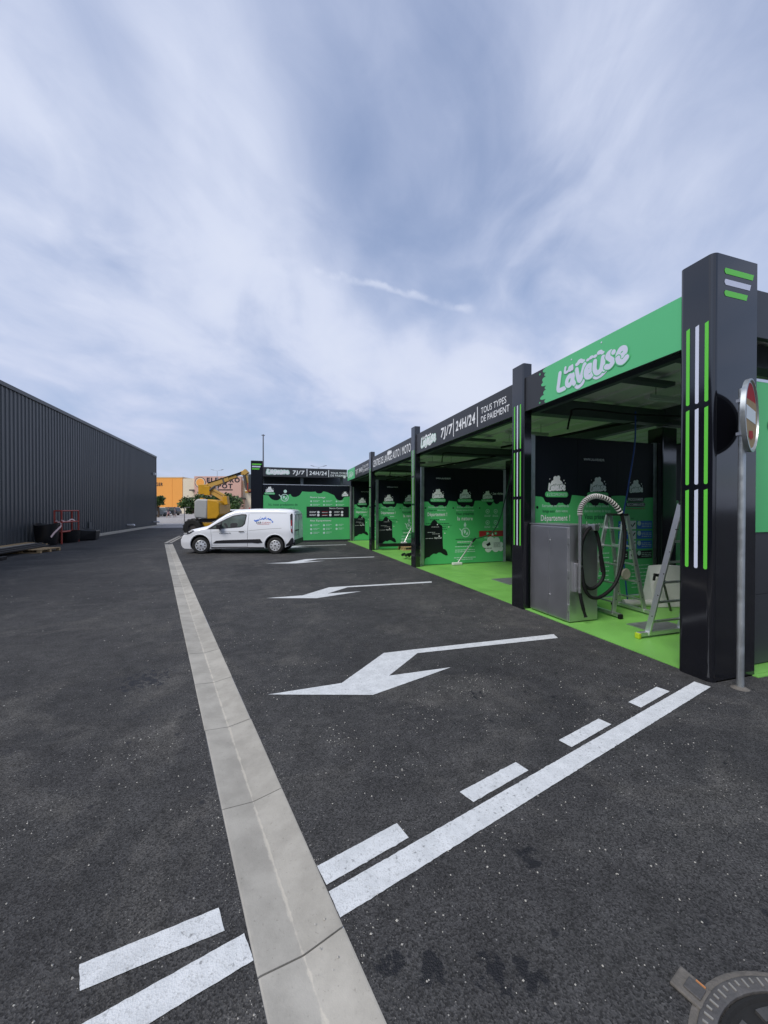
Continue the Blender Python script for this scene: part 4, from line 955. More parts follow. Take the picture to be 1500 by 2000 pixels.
# ------------------------------------------------------------------ warehouse on the left
WX = -11.0
wh = thing('warehouse', (-14, 20, 0), 'long anthracite ribbed metal warehouse with plain windowless wall', 'warehouse')
v = []; f = []; y = -25.0; pr = []
while y < 46.2:
    pr += [(y, 0), (y + .17, 0), (y + .195, .035), (y + .275, .035)]; y += .30
for (yy, d) in pr: v += [(WX + d, yy, .05), (WX + d, yy, 7.25)]
for i in range(len(pr) - 1): f.append((2 * i, 2 * i + 2, 2 * i + 3, 2 * i + 1))
wall = MB().add(v, f).build('ribbed_wall', 'cladding', wh, fixn=False)
MB().box((WX - 30, -25, 0), (WX - .01, 46.28, 7.2)).build('core', 'cladding', wh)
MB().box((WX - .05, -25, 7.22), (WX + .09, 46.32, 7.40)).build('roof_trim', 'cladding', wh)
MB().box((WX - 30, 46.285, 7.2), (WX + .09, 46.33, 7.40)).build('roof_trim', 'cladding', wh)
MB().box((WX - .02, 46.2, .0), (WX + .06, 46.34, 7.22)).build('corner_trim', 'cladding', wh)
lm = MB().box((WX + .03, 45.0, 5.3), (WX + .28, 45.25, 5.55)).build('wall_lamp', 'white_plastic', wh, bevel=.03)
for yy in (37.2, 45.3): MB().tube([(WX, yy, .45), (WX + .5, yy, .45), (WX + .55, yy, .38)], .09, 10).build('overflow_pipe', 'steel', wh, smooth=True)
wk = tag(MB().box((WX + .04, 20, -.05), (WX + .62, 46.3, .10)).build('kerb', 'pale_concrete'), kind='structure')
tag(MB().add([(WX + .10, 29.6, .10), (WX + .2, 30.0, .10), (WX + .16, 29.9, .98), (WX + .11, 29.6, .92), (WX + .06, 29.6, .10), (WX + .07, 29.95, .98)], [(0, 1, 2, 3), (4, 0, 3), (1, 4, 5, 2), (4, 3, 2, 5), (0, 4, 1)]).build('steel_offcut', 'cladding'), 'dark triangular metal offcut standing against the ribbed wall', 'offcut')
tag(MB().box((WX + .35, 26.7, .10), (WX + .6, 27.9, .22)).build('red_block', 'red_frame', bevel=.02), 'small red block lying on the concrete kerb', 'block')
# items along the warehouse
def tub(name, x, y, z, r, h, label, cat='tub', squash=1.):
    n = 24; prof = [(r * .80, 0), (r * .92, h * .3), (r, h * .85), (r * 1.03, h), (r * .95, h), (r * .9, h * .8), (.001, h * .75)]
    m_ = MB().lathe(prof, (0, 0, 0), n=n)
    m_.v = [(x + a * (1 + .05 * math.sin(3 * math.atan2(b, a) + y)), y + b * squash * (1 + .05 * math.cos(2 * math.atan2(b, a))), z + c * (1 + .06 * math.sin(2 * math.atan2(b, a) + x))) for a, b, c in m_.v]
    return tag(m_.build(name, 'black_plastic', smooth=True), label, cat)
tub('rubble_tub', -10.32, 23.25, .02, .50, 1.02, 'tall black plastic tub against the ribbed warehouse wall')
tub('rubble_tub', -10.05, 24.75, .02, .50, .62, 'black plastic tub standing inside the red metal frame')
tag(MB().add([(-10.1, 25.6, .02), (-9.25, 26.0, .02), (-9.5, 27.2, .02), (-10.3, 26.9, .02), (-10.15, 25.55, .66), (-9.2, 25.95, .58), (-9.45, 27.25, .55), (-10.35, 26.95, .72), (-9.8, 26.4, .5)],
             [(3, 2, 1, 0), (0, 1, 5, 4), (1, 2, 6, 5), (2, 3, 7, 6), (3, 0, 4, 7), (4, 5, 8), (5, 6, 8), (6, 7, 8), (7, 4, 8)]).build('debris_bag', 'black_plastic', bevel=.06, segs=3), 'sagging black debris bag beside the red metal frame', 'bag')
rf = thing('barrier_frame', (-10.0, 24.3, 0), 'red tubular metal guard frame with warning tape by the warehouse', 'frame')
fa, fb_ = Vector((-10.15, 23.55, 0)), Vector((-10.05, 25.15, 0))
for base in (fa, fb_):
    for dx in (0, .30):
        b_ = base + Vector((dx if base is fb_ else dx, 0, 0)); MB().tube([b_, b_ + Vector((0, 0, 1.72))], .04, 10).build('post', 'red_frame', rf, smooth=True)
for z in (.62, 1.12, 1.70):
    for dx in (0, .30): MB().tube([fa + Vector((dx, 0, z)), fb_ + Vector((dx, 0, z))], .034, 10).build('rail', 'red_frame', rf, smooth=True)
    for b_ in (fa, fb_): MB().tube([b_ + Vector((0, 0, z)), b_ + Vector((.30, 0, z))], .034, 8).build('cross_rail', 'red_frame', rf, smooth=True)
tp = MB(); path = smooth_path([(-10.1, 23.55, 1.2), (-9.82, 23.45, 1.0), (-9.84, 23.2, .80), (-9.9, 22.95, .62), (-9.95, 22.75, .42)], 6)
for p, q_ in zip(path, path[1:]): tp.bar(p, q_, .012, .09)
tp.build('warning_tape', 'tape', rf); 
t2 = MB(); path = smooth_path([(-9.83, 23.5, 1.22), (-9.82, 24.0, 1.12), (-9.80, 24.5, 1.25), (-9.8, 24.9, 1.14)], 5)
for p, q_ in zip(path, path[1:]): t2.bar(p, q_, .012, .07)
t2.build('warning_tape', 'tape', rf)
pallet((-9.3, 19.7, .004), R(-10), 1.5, 1.2, 'wooden pallet under long dark profiles by the warehouse')
pallet((-10.6, 17.6, .004), R(-10), 1.5, 1.2, 'wooden pallet carrying pale boards beside the black profiles')
bd = thing('board_stack', (-9.9, 19, .15), 'pale wooden boards laid over two pallets by the ribbed wall', 'boards')
for k in range(5): MB().box((-11.1 + k * .30, 16.4, .152), (-10.82 + k * .30, 22.9 - k * .3, .19 + .01 * (k % 2)), Matrix.Rotation(R(0), 4, 'Z')).build('board', 'wood' if k != 2 else 'pale_concrete', bd)
for k in range(3):
    tag(MB().box((-9.58 + k * .17, 14.6 - k * .2, .152 + .0), (-9.45 + k * .17, 20.9 - k * .1, .30 - .04 * k)).build('black_profile', 'black_plastic', bevel=.01), ('tall-sided black metal profile next to the pale boards', 'black metal profile between two others over the pallets', 'lowest black metal profile along the outer pallet edge')[k], 'profile', 'black profiles on the pallets')
for k in range(2):
    tag(MB().box((-9.05 + k * .2, 14.4, .006), (-8.92 + k * .2, 17.0, .13)).build('black_profile', 'black_plastic', bevel=.01), ('black metal profile lying on the asphalt against the pallet', 'black metal profile on the asphalt, outermost from the pallets')[k], 'profile', 'black profiles on the ground')

# ------------------------------------------------------------------ van
def build_van():
    hd = Vector((-.9547, .2975, 0)); ctr = Vector((-1.01, 16.37, 0)) + Vector((.2975, .9547, 0)) * .86
    rz = math.atan2(hd.y, hd.x)
    t = thing('panel_van', (ctr.x, ctr.y, .0), 'white compact panel van with blue and red lettering on its side', 'van', rz)
    def lerp(tab, x):
        for (a, b), (c, d) in zip(tab, tab[1:]):
            if x <= c: return b + (d - b) * (x - a) / (c - a)
        return tab[-1][1]
    top = [(-2.42, 1.62), (-2.36, 1.72), (-2.2, 1.785), (-1.6, 1.815), (-.6, 1.82), (.0, 1.79), (.25, 1.74), (.50, 1.63), (.80, 1.44), (1.06, 1.25), (1.24, 1.13), (1.5, 1.075), (1.9, .99), (2.15, .89), (2.28, .78), (2.36, .62)]
    bot = [(-2.42, .48), (-2.3, .36), (-2.0, .29), (-1.0, .22), (1.9, .20), (2.2, .20), (2.3, .24), (2.36, .34)]
    def wid(x, z):
        w = .885
        if z > .95: w -= .17 * ((z - .95) / .85) ** 1.25
        if z < .45: w -= .05 * ((.45 - z) / .25)
        w += .012 * math.exp(-((z - .86) / .10) ** 2)
        if x > 1.3: w -= .20 * ((x - 1.3) / 1.06) ** 2.4
        if x < -2.0: w -= .06 * ((-2.0 - x) / .42) ** 2
        return w
    xs_ = [-2.42, -2.40, -2.36, -2.28, -2.2] + [-2.1 + .1 * k for k in range(43)] + [2.2, 2.25, 2.29, 2.33, 2.36]
    rows = []
    for x in xs_:
        zt, zb = lerp(top, x), lerp(bot, x); rr_ = min(.16, (zt - zb) * .22); zs = zt - rr_
        ring = []
        for k in range(13): z = zb + (zs - zb) * k / 12; ring.append((wid(x, z), z))
        for k in range(1, 9):
            a = k / 8 * math.pi / 2; ws = wid(x, zs); inner = ws - .24
            ring.append((inner + (ws - inner) * math.cos(a) ** .9, zs + (rr_ - .015) * math.sin(a)))
        ring.append((ring[-1][0] * .5, zt - .004)); ring.append((0, zt))
        rows.append([(x, y, z) for y, z in ring] + [(x, -y, z) for y, z in ring[-2::-1]])
    n = len(rows[0]); v = [p for r in rows for p in r]; f = []
    for i in range(len(rows) - 1):
        for k in range(n): f.append((i * n + k, i * n + (k + 1) % n, (i + 1) * n + (k + 1) % n, (i + 1) * n + k))
    f += [tuple(range(n)), tuple(range(len(v) - 1, len(v) - n - 1, -1))]
    body = MB().add(v, f).build('body', 'van_white', t, world=False, smooth=True)
    AX = (1.50, -1.49); body.modifiers.clear(); cuts = []
    for ax in AX:
        c = MB()
        for s_ in (1, -1): c.tube([(ax, s_ * .55, .36), (ax, s_ * 1.2, .36)], .405, 40)
        co = c.build('cut', 'van_trim'); cuts.append(co)
        co.matrix_world = t.matrix_basis
        md = body.modifiers.new('b', 'BOOLEAN'); md.object = co; md.operation = 'DIFFERENCE'; md.solver = 'EXACT'; md.material_mode = 'TRANSFER'
    bpy.context.view_layer.update(); dg = bpy.context.evaluated_depsgraph_get()
    me = bpy.data.meshes.new_from_object(body.evaluated_get(dg)); body.modifiers.clear(); body.data = me
    for c in cuts: bpy.data.objects.remove(c)
    me.polygons.foreach_set('use_smooth', [True] * len(me.polygons)); me.set_sharp_from_angle(angle=R(32))
    def patch(name, poly, m, off=.005, parent=None, side=1, thick=.0):
        bm = bmesh.new(); fc = bm.faces.new([bm.verts.new((p[0], 0, p[1])) for p in poly]); fc.normal_update(); bmesh.ops.triangulate(bm, faces=[fc])
        for _ in range(2): bmesh.ops.subdivide_edges(bm, edges=[e for e in bm.edges if e.calc_length() > .12], cuts=2, use_grid_fill=True); bmesh.ops.triangulate(bm, faces=bm.faces)
        for q_ in bm.verts: q_.co.y = side * (wid(q_.co.x, q_.co.z) + off)
        bmesh.ops.recalc_face_normals(bm, faces=bm.faces)
        if sum(fc.normal.y for fc in bm.faces) * side < 0: bmesh.ops.reverse_faces(bm, faces=bm.faces)
        me_ = bpy.data.meshes.new(name); bm.to_mesh(me_); bm.free(); me_.materials.append(MATS[m])
        o = link(name, me_, parent or t, world=False); me_.polygons.foreach_set('use_smooth', [True] * len(me_.polygons)); return o
    def seam(pts, w=.010, m='van_trim', nm='panel_gap', off=.002):
        P = smooth_path([(a, b, 0) for a, b in pts], 8); q_ = MB(); L_ = []; 
        for i, p in enumerate(P):
            d = (P[min(i + 1, len(P) - 1)] - P[max(i - 1, 0)]).normalized(); nx, nz = -d.y * w / 2, d.x * w / 2
            for sg_ in (1, -1): x, z = p.x + sg_ * nx, p.y + sg_ * nz; L_.append((x, wid(x, z) + off, z))
        q_.add(L_, [(2 * i, 2 * i + 1, 2 * i + 3, 2 * i + 2) for i in range(len(P) - 1)]); return q_.build(nm, m, t, world=False, fixn=False)
    for sd in (1, -1):
        w_ = patch('side_window', [(1.22, .985), (.70, 1.00), (-.08, 1.06), (-.20, 1.10), (-.29, 1.20), (-.34, 1.54), (-.31, 1.59), (-.12, 1.59), (.20, 1.535), (.46, 1.42), (.84, 1.22), (1.10, 1.06)], 'van_trim', .003, side=sd)
        patch('glass', [(.64, 1.03), (-.07, 1.085), (-.17, 1.125), (-.25, 1.22), (-.295, 1.53), (-.10, 1.55), (.20, 1.495), (.45, 1.385), (.62, 1.28)], 'van_glass', .006, w_, side=sd)
        patch('quarter_glass', [(1.0, 1.03), (.70, 1.04), (.69, 1.24), (.86, 1.16)], 'van_glass', .006, w_, side=sd)
        if sd == 1:
            patch('seat_back', [(.02, 1.075), (.28, 1.06), (.30, 1.20), (.22, 1.24), (.05, 1.24), (.0, 1.2)], 'van_trim', .0075, w_); patch('steering_wheel', [(.36, 1.05), (.44, 1.05), (.56, 1.20), (.52, 1.24), (.46, 1.22)], 'van_trim', .0075, w_)
        patch('side_moulding', [(.98, .43), (-.60, .45), (-.80, .43), (-1.0, .46), (-.90, .60), (.60, .555), (.86, .53)], 'van_trim', .012, side=sd)
        patch('sill', [(1.06, .22), (-1.06, .22), (-1.06, .275), (1.06, .275)], 'van_trim', .003, side=sd)
        patch('tail_lamp', [(-2.24, 1.62), (-2.30, 1.60), (-2.33, 1.20), (-2.345, .84), (-2.30, .82), (-2.25, .88), (-2.20, 1.25), (-2.16, 1.55)], 'van_trim', .010, side=sd)
        patch('lamp_lens', [(-2.285, 1.36), (-2.30, 1.10), (-2.325, .86), (-2.27, .90), (-2.225, 1.20), (-2.215, 1.34)], 'lamp_red', .014, side=sd); patch('clear_lens', [(-2.30, 1.12), (-2.312, 1.00), (-2.26, 1.02), (-2.25, 1.12)], 'lamp_clear', .018, side=sd)
        patch('rear_bumper_corner', [(-2.40, .50), (-2.38, .40), (-2.22, .34), (-1.96, .32), (-1.92, .36), (-2.10, .46), (-2.24, .62), (-2.33, .66), (-2.39, .60)], 'van_trim', .012, side=sd)
        patch('headlamp', [(2.26, .80), (2.05, .78), (1.90, .82), (1.72, .93), (1.80, .955), (2.0, .91), (2.20, .85)], 'van_trim', .010, side=sd); patch('lamp_lens', [(2.22, .81), (2.06, .80), (2.02, .84), (2.18, .84)], 'lamp_clear', .015, side=sd)
        patch('indicator_lens', [(1.96, .845), (1.78, .93), (1.82, .945), (1.98, .90)], 'lamp_clear', .013, side=sd)
        h_ = patch('door_handle', [(-.06, .875), (-.26, .885), (-.27, .915), (-.06, .91)], 'van_trim', .028, side=sd)
    seam([(-.39, .30), (-.40, .9), (-.42, 1.60)], .012, 'steel_dark'); seam([(1.02, .34), (1.04, .6), (1.06, .98)], .009, 'steel_dark'); seam([(1.02, .34), (.3, .31), (-.39, .30)], .007, 'steel_dark')
    seam([(-.44, 1.63), (-1.2, 1.64), (-1.95, 1.62)], .010, 'lift_grey'); seam([(-.42, .93), (-1.2, 1.0), (-1.75, 1.03)], .016, 'lift_grey', 'crease_shade'); seam([(1.0, .88), (.3, .90), (-.36, .92)], .012, 'lift_grey', 'crease_shade')  # creases are flat grey strips: shade of the folds put into colour
    for ax in AX:                                       # raised wheel-arch lips
        lip = [(ax + .43 * math.cos(R(a)), wid(ax + .43 * math.cos(R(a)), .36 + .43 * math.sin(R(a))) + .004, .36 + .43 * math.sin(R(a))) for a in range(-14, 196, 8)]
        MB().tube(lip, .016, 8).build('arch_lip', 'van_white', t, world=False, smooth=True)
    # wheels
    for ax in AX:
        for sd in (1, -1):
            yaw = R(14) if ax > 0 else 0
            M_ = Matrix.Translation((ax, sd * .75, .335)) @ Matrix.Rotation(yaw, 4, 'Z') @ Matrix.Scale(sd, 4, (0, 1, 0))
            ty = MB().lathe([(.20, -.10), (.29, -.105), (.325, -.09), (.335, -.05), (.335, .05), (.325, .09), (.29, .108), (.215, .10), (.21, .085)], axis='y', n=40); ty.v = [tuple(M_ @ Vector(p)) for p in ty.v]
            wl = ty.build('wheel', 'tyre', t, world=False, smooth=True)
            rm = MB().lathe([(.212, .085), (.214, .098), (.205, .104), (.19, .098), (.10, .108), (.05, .118), (.0001, .12)], axis='y', n=40); rm.v = [tuple(M_ @ Vector(p)) for p in rm.v]; rm.build('hub_cap', 'rim', wl, world=False, smooth=True)
            hl = MB()
            for k in range(9):
                a = 2 * math.pi * k / 9; c = Vector((.158 * math.cos(a), .109, .158 * math.sin(a)))
                tang = Vector((-math.sin(a), 0, math.cos(a))); rad = Vector((math.cos(a), 0, math.sin(a)))
                hl.add([M_ @ (c + rad * .030 * math.cos(b) + tang * .024 * math.sin(b) + Vector((0, .002 * (1 if k else 1), 0))) for b in [2 * math.pi * j / 8 for j in range(8)]], [tuple(range(8))])
            hl.build('cap_holes', 'tyre', wl, world=False)
            cn = MB().lathe([(.0001, .126), (.028, .125), (.032, .118)], axis='y', n=16); cn.v = [tuple(M_ @ Vector(p)) for p in cn.v]; cn.build('hub_badge', 'van_trim', wl, world=False)
    # mirrors, bumpers, rear doors, windscreen
    for sd in (1, -1):
        MB().box((.60, sd * .90, 1.00), (.78, sd * 1.08, 1.20)).build('door_mirror', 'van_trim', t, world=False, bevel=.04, segs=3)
    MB().box((-2.47, -.80, .34), (-2.36, .80, .56)).build('rear_bumper', 'van_trim', t, world=False, bevel=.035, segs=3)
    MB().box((-2.435, -.004, .60), (-2.424, .004, 1.60)).build('door_gap', 'van_trim', t, world=False)
    MB().box((-2.445, .10, .72), (-2.424, .62, .90)).build('number_plate', 'lamp_clear', t, world=False, bevel=.01)
    MB().box((-2.45, .08, .90), (-2.424, .64, .955)).build('plate_lamp', 'van_trim', t, world=False, bevel=.01)
    MB().box((-2.45, -.62, 1.58), (-2.30, .62, 1.615)).build('roof_lip', 'van_white', t, world=False, bevel=.012)
    ws = MB(); g_ = [(.34, .60, 1.715), (.34, -.60, 1.715), (1.10, -.72, 1.235), (1.10, .72, 1.235)]
    ws.add([Vector(p) + Vector((.012, 0, .022)) for p in g_], [(0, 1, 2, 3)]).build('windscreen', 'van_glass', t, world=False)
    MB().box((2.33, -.45, .36), (2.372, .45, .60)).build('grille', 'van_trim', t, world=False, bevel=.02)
    MB().tube([(-.15, .0, 1.79), (-.20, .0, 1.85)], .025, 8).build('aerial', 'lamp_red', t, world=False)
    # lettering on the side
    q_ = Print((0, 0, 0), (-1, 0, 0), (0, 0, 1))
    q_.text('print_black', 'KAR', .74, 1.215, .075, 0, w=.20, bold=.02); q_.text('print_red', 'CLEAN', .96, 1.22, .065, 0, w=.34); q_.rect('print_red', .78, 1.18, 1.26, 1.190, 0)
    pts_ = []
    for k in range(22):
        u = .66 + .72 * k / 21; a = math.sin(math.pi * k / 21); q_.circ('print_blue', u, 1.31 + .10 * a + rnd.uniform(-.03, .035), rnd.uniform(.014, .034), k * 1e-4, 8)
    q_.circ('print_blue', .90, 1.47, .014, 0, 6); q_.circ('print_blue', 1.1, 1.48, .015, 0, 6)
    q_.text('beam_steel', 'KARCLEAN.FR', -.72, .80, .055, 0, w=.46, bold=.01)
    for (m_, g__), mbx in q_.L.items():
        d0 = [p for p in mbx.v]; mbx.v = [(p[0], wid(p[0], p[2]) + .006 + (-p[1] if p[1] < 0 else p[1]) * .0, p[2]) for p in d0]
        if m_ == 'print_blue': mbx.v = [(a, b + 5e-5 * (i // 8), c) for i, (a, b, c) in enumerate(mbx.v)]
        mbx.build('lettering', m_, t, world=False, fixn=False)
build_van()
for o in list(COL.objects):
    r_ = o
    while r_.parent: r_ = r_.parent
    if r_.name == 'panel_van' and o.type == 'MESH':
        for vv_ in o.data.vertices:
            if vv_.co.x < -1.9: vv_.co.x = -1.9 + (vv_.co.x + 1.9) * .66

# ------------------------------------------------------------------ boom lift
def build_lift():
    c = Vector((-3.75, 28.15, 0)); rz = R(-17.33)
    t = thing('boom_lift', (c.x, c.y, .004), 'yellow and grey articulated boom lift parked behind the white van', 'boom lift', rz)
    k = .0345; X = lambda px: (px - 395) * k; Z = lambda py: 1.8 - (py - 994) * k * 1.02
    MB().box((-.55, -.72, .45), (1.75, 1.0, .92)).build('chassis', 'lift_yellow', t, world=False, bevel=.05)
    for wx in (-.36, 1.65):
        for wy in (-.95, .95):
            w_ = MB().lathe([(.25, -.20), (.50, -.21), (.58, -.15), (.58, .15), (.50, .21), (.25, .20)], (wx, wy, .58), axis='y', n=28).build('wheel', 'tyre', t, world=False, smooth=True)
            MB().lathe([(.27, -.19), (.24, -.10), (.0001, -.12)], (wx, wy, .58), axis='y', n=20).build('rim', 'dark_wall', w_, world=False, smooth=True)
            for j in range(14):
                a = 2 * math.pi * j / 14; MB().box((-.03, -.2, .56), (.03, .2, .605), Matrix.Translation((wx, wy, .58)) @ Matrix.Rotation(a, 4, 'Y')).build('lug', 'tyre', w_, world=False)
    MB().box((-.4, -.7, .93), (1.4, .7, 1.14)).build('turntable', 'dark_wall', t, world=False)
    g_ = MB().add([(X(385), -.95, 1.42), (X(387), -.95, 1.20), (X(410), -.95, 1.14), (X(412), -.95, 2.42), (X(391), -.95, 2.45), (X(386), -.95, 2.30)] + [(X(385), .9, 1.42), (X(387), .9, 1.20), (X(410), .9, 1.14), (X(412), .9, 2.42), (X(391), .9, 2.45), (X(386), .9, 2.30)],
                  [(5, 4, 3, 2, 1, 0), (6, 7, 8, 9, 10, 11)] + [(i, (i + 1) % 6, 6 + (i + 1) % 6, 6 + i) for i in range(6)]).build('engine_cover', 'lift_grey', t, world=False, bevel=.12, segs=4)
    MB().add([(X(410.4), -.96, 1.13), (X(428), -.96, 1.16), (X(434), -.96, 1.42), (X(433), -.96, 2.20), (X(428), -.96, 2.36), (X(410.4), -.96, 2.43)] + [(X(410.4), .9, 1.13), (X(428), .9, 1.16), (X(434), .9, 1.42), (X(433), .9, 2.20), (X(428), .9, 2.36), (X(410.4), .9, 2.43)],
             [(5, 4, 3, 2, 1, 0), (6, 7, 8, 9, 10, 11)] + [(i, (i + 1) % 6, 6 + (i + 1) % 6, 6 + i) for i in range(6)]).build('counterweight', 'lift_yellow', t, world=False, bevel=.08, segs=3)
    b = lambda n, m, p, q, h, w=.30, y=0.: MB().bar((X(p[0]), y, Z(p[1])), (X(q[0]), y, Z(q[1])), w, h).build(n, m, t, world=False, bevel=.015)
    b('tower_link', 'lift_yellow', (434, 970), (436, 986), .30, .4); b('tower_link', 'lift_beige', (424, 983), (434, 975), .16); b('lower_arm', 'lift_beige', (405, 960), (434, 977), .26); b('upper_link', 'lift_beige', (408, 955), (434, 969), .14, .2, -.1)
    b('elbow_plate', 'lift_yellow', (393, 948), (393.2, 966), .62, .5); b('elbow_plate', 'lift_yellow', (401, 951), (401.2, 968), .36, .52)
    b('lift_cylinder', 'steel_dark', (405, 960), (417, 950), .10, .12, -.2)
    b('main_boom', 'lift_beige', (400, 951), (441, 936), .34, .34); b('boom_collar', 'dark_wall', (430, 941), (433, 940), .38, .38); b('boom_section', 'lift_beige', (441, 936), (456, 931), .24, .26); b('fly_boom', 'steel_dark', (445, 932.5), (466, 926), .16, .22); b('boom_hose', 'rubber', (402, 945), (466, 924.5), .05, .10, -.15)
    b('boom_head', 'lift_beige', (465, 927), (476, 923), .26, .3); b('head_pin', 'lift_beige', (470, 921), (476, 928), .30, .36); b('jib', 'lift_beige', (473, 925), (480, 961), .22, .24); b('jib_guard', 'dark_wall', (471.5, 930), (477, 958), .14, .30, -.1); b('jib_foot', 'lift_beige', (474, 962), (482, 962), .14, .4)
    bk_ = MB()
    for (p, q_) in (((481, 961), (500, 961)), ((481, 946), (500, 946)), ((481, 953), (500, 953)), ((481, 961), (481, 946)), ((488, 961), (488, 946)), ((495, 961), (495, 946))):
        for y in (-.4, .4): bk_.bar((X(p[0]), y, Z(p[1])), (X(q_[0]), y, Z(q_[1])), .05)
    bk_.build('basket', 'red_frame', t, world=False)
    MB().box((X(481), -.4, Z(963)), (X(500), .4, Z(961.5))).build('basket_floor', 'dark_wall', t, world=False)
    MB().box((-.10, -.6, 2.36), (.1, -.2, 2.52)).build('beacon_mount', 'lift_yellow', t, world=False)
    MB().box((-.9, -1.02, .95), (-.5, -.2, 1.0)).bar((-.9, -1.0, 1.0), (-.9, -1.0, 1.9), .04).bar((-.9, -1.0, 1.9), (-.55, -1.0, 1.9), .04).build('step_rail', 'steel', t, world=False)
build_lift()

# ------------------------------------------------------------------ far side: shops, trees, cars, people, lamps
def at(px, D):                                          # point on the far ground seen at column px, D metres deep
    lat = (px - 750) / 750 * D; c, s_ = math.cos(R(17.33)), math.sin(R(17.33)); return Vector((lat * c + D * s_, D * c - lat * s_, 0))
Dw = 102.; mpp = Dw / 750; YAW = R(-17.33); zg = .6
def ZP(py, D=Dw): return H_CAM - (py - 994) * D / 750
def shopbox(t, px0, px1, py0, py1, dep0, dep1, name, m, parent=None, bevel=0.):
    o = MB().box(((px0 - 400) * mpp, dep0, ZP(py0)), ((px1 - 400) * mpp, dep1, ZP(py1))).build(name, m, parent or t, world=False, bevel=bevel); return o
o_ = at(400, Dw)
so = thing('orange_shop', (o_.x, o_.y, 0), 'orange retail warehouse with cream plinth and dark lettering', 'building', YAW)
shopbox(so, 200, 356.5, 933, 990.5, 0, 30, 'orange_wall', 'orange_wall'); shopbox(so, 200, 383.6, 990.7, 1004, -.05, 30, 'plinth', 'cream_wall'); shopbox(so, 200, 357, 931.4, 932.9, -.1, 30, 'parapet', 'cream_wall')
shopbox(so, 356.7, 383.6, 934.5, 990.6, .1, 30, 'cream_wall', 'cream_wall')
for px in (257, 296.5, 336): shopbox(so, px, px + .5, 934, 990, -.04, -.001, 'wall_joint', 'orange_wall')
q = Print(((293 - 400) * mpp, -.02, 0), (1, 0, 0), (0, 0, 1)); q.text('dark_letters', 'GER', (305 - 293) * mpp, ZP(949), 6.2 * mpp, .02, w=13.5 * mpp, bold=.03)
q.build(so, world=False)
se = thing('electrical_store', (o_.x, o_.y, 0), 'cream retail store with large pinkish sign reading ELECTRO DEPOT', 'building', YAW)
shopbox(se, 383.8, 640, 938, 1004, .2, 32, 'wall', 'cream_wall'); sgn = shopbox(se, 384, 474, 931, 972, -1.2, .19, 'sign_board', 'pink_sign')
shopbox(se, 386, 480, 972.2, 975.5, -3.5, .19, 'canopy', 'dark_wall'); shopbox(se, 440, 468, 975.7, 1003, -.1, .19, 'entrance', 'dark_wall'); shopbox(se, 470, 478, 975.7, 1003, -1.6, .19, 'entrance_pillar', 'pink_sign'); shopbox(se, 375, 384, 956.5, 959, -1.5, .1, 'canopy', 'dark_wall')
q = Print((0, -1.2, 0), (1, 0, 0), (0, 0, 1)); E_ = lambda px: (px - 400) * mpp
q.circ('dark_letters', E_(395.5), ZP(943), 10.4 * mpp, .02, 28); q.circ('cream_wall', E_(395.5), ZP(943), 9.2 * mpp, .04, 28); q.circ('orange_wall', E_(395.5), ZP(943), 7.8 * mpp, .06, 28)
q.text('dark_letters', 'ELECTRO', E_(408), ZP(942.5), 8.5 * mpp, .02, w=64 * mpp, bold=.05); q.text('dark_letters', 'DEPOT', E_(409), ZP(954), 8.3 * mpp, .02, w=49 * mpp, bold=.05)
q.bars('dark_letters', E_(412), E_(458), ZP(958.4), 2.4 * mpp, .02, 4)
q.build(sgn, world=False)
rs_ = shopbox(se, 481, 491, 934, 960, -1.0, .19, 'side_sign', 'cream_wall')
q = Print((0, -1.0, 0), (1, 0, 0), (0, 0, 1))
for k in range(3): q.bars('print_red', E_(482), E_(490), ZP(943 + k * 6), 3.6 * mpp, .02, k)
q.build(rs_, world=False)

def tree(px, D, crown, label, seed, n=2600):
    r = random.Random(seed); b = at(px, D); b.z = farz(b.y) ; k = D / 750
    t = thing('tree', b, label, 'tree', YAW)
    lob = [((x - px) * k, r.uniform(-1.2, 1.2), H_CAM - (y - 994) * k - b.z, rx * k, rz_ * k) for x, y, rx, rz_ in crown]
    top = max(l[2] for l in lob)
    tr = MB().tube(smooth_path([(0, 0, -.05), (.08, .05, top * .3), (-.05, 0, top * .55), (.1, 0, top * .8)], 4), [.20, .19, .18, .17, .16, .15, .14, .13, .12, .10, .09, .08, .07], 9)
    for l in lob: tr.tube(smooth_path([(0, 0, top * .32), (l[0] * .5, l[1] * .5, (l[2] + top * .3) * .5), (l[0], l[1], l[2])], 3), [.10, .09, .08, .07, .06, .045, .03], 6)
    tr.build('trunk', 'bark', t, world=False, smooth=True)
    cr = MB()
    for i in range(n):
        l = r.choice(lob); d = Vector((r.gauss(0, 1), r.gauss(0, 1), r.gauss(0, 1))).normalized() * (r.random() ** .33) * r.choice((.72, .9, 1, 1.12))
        p = Vector((l[0] + d.x * l[3], l[1] + d.y * max(l[3], 1.2) * .9, l[2] + d.z * l[4])); s_ = r.uniform(.10, .22)
        a = Vector((r.gauss(0, 1), r.gauss(0, 1), r.gauss(0, .6))).normalized(); c = a.orthogonal().normalized()
        c = Matrix.Rotation(r.uniform(0, 6.28), 3, a) @ c
        cr.add([p - a * s_, p + c * s_ * .55, p + a * s_, p - c * s_ * .55], [(0, 1, 2, 3)])
    cr.build('crown', 'leaf', t, world=False, fixn=False)
tree(384, 52, [(372, 980, 13, 10), (385, 972, 15, 11), (398, 975, 12, 12), (362, 986, 8, 6), (378, 990, 14, 8), (392, 988, 12, 9), (368, 999, 5, 5)], 'broad leafy green tree standing left of the boom lift arm', 1)
tree(452, 52, [(440, 985, 12, 14), (455, 982, 13, 16), (464, 990, 9, 14), (448, 972, 12, 9), (436, 1000, 9, 10), (420, 972, 10, 8)], 'leafy green tree before the store entrance right of the lift', 2)
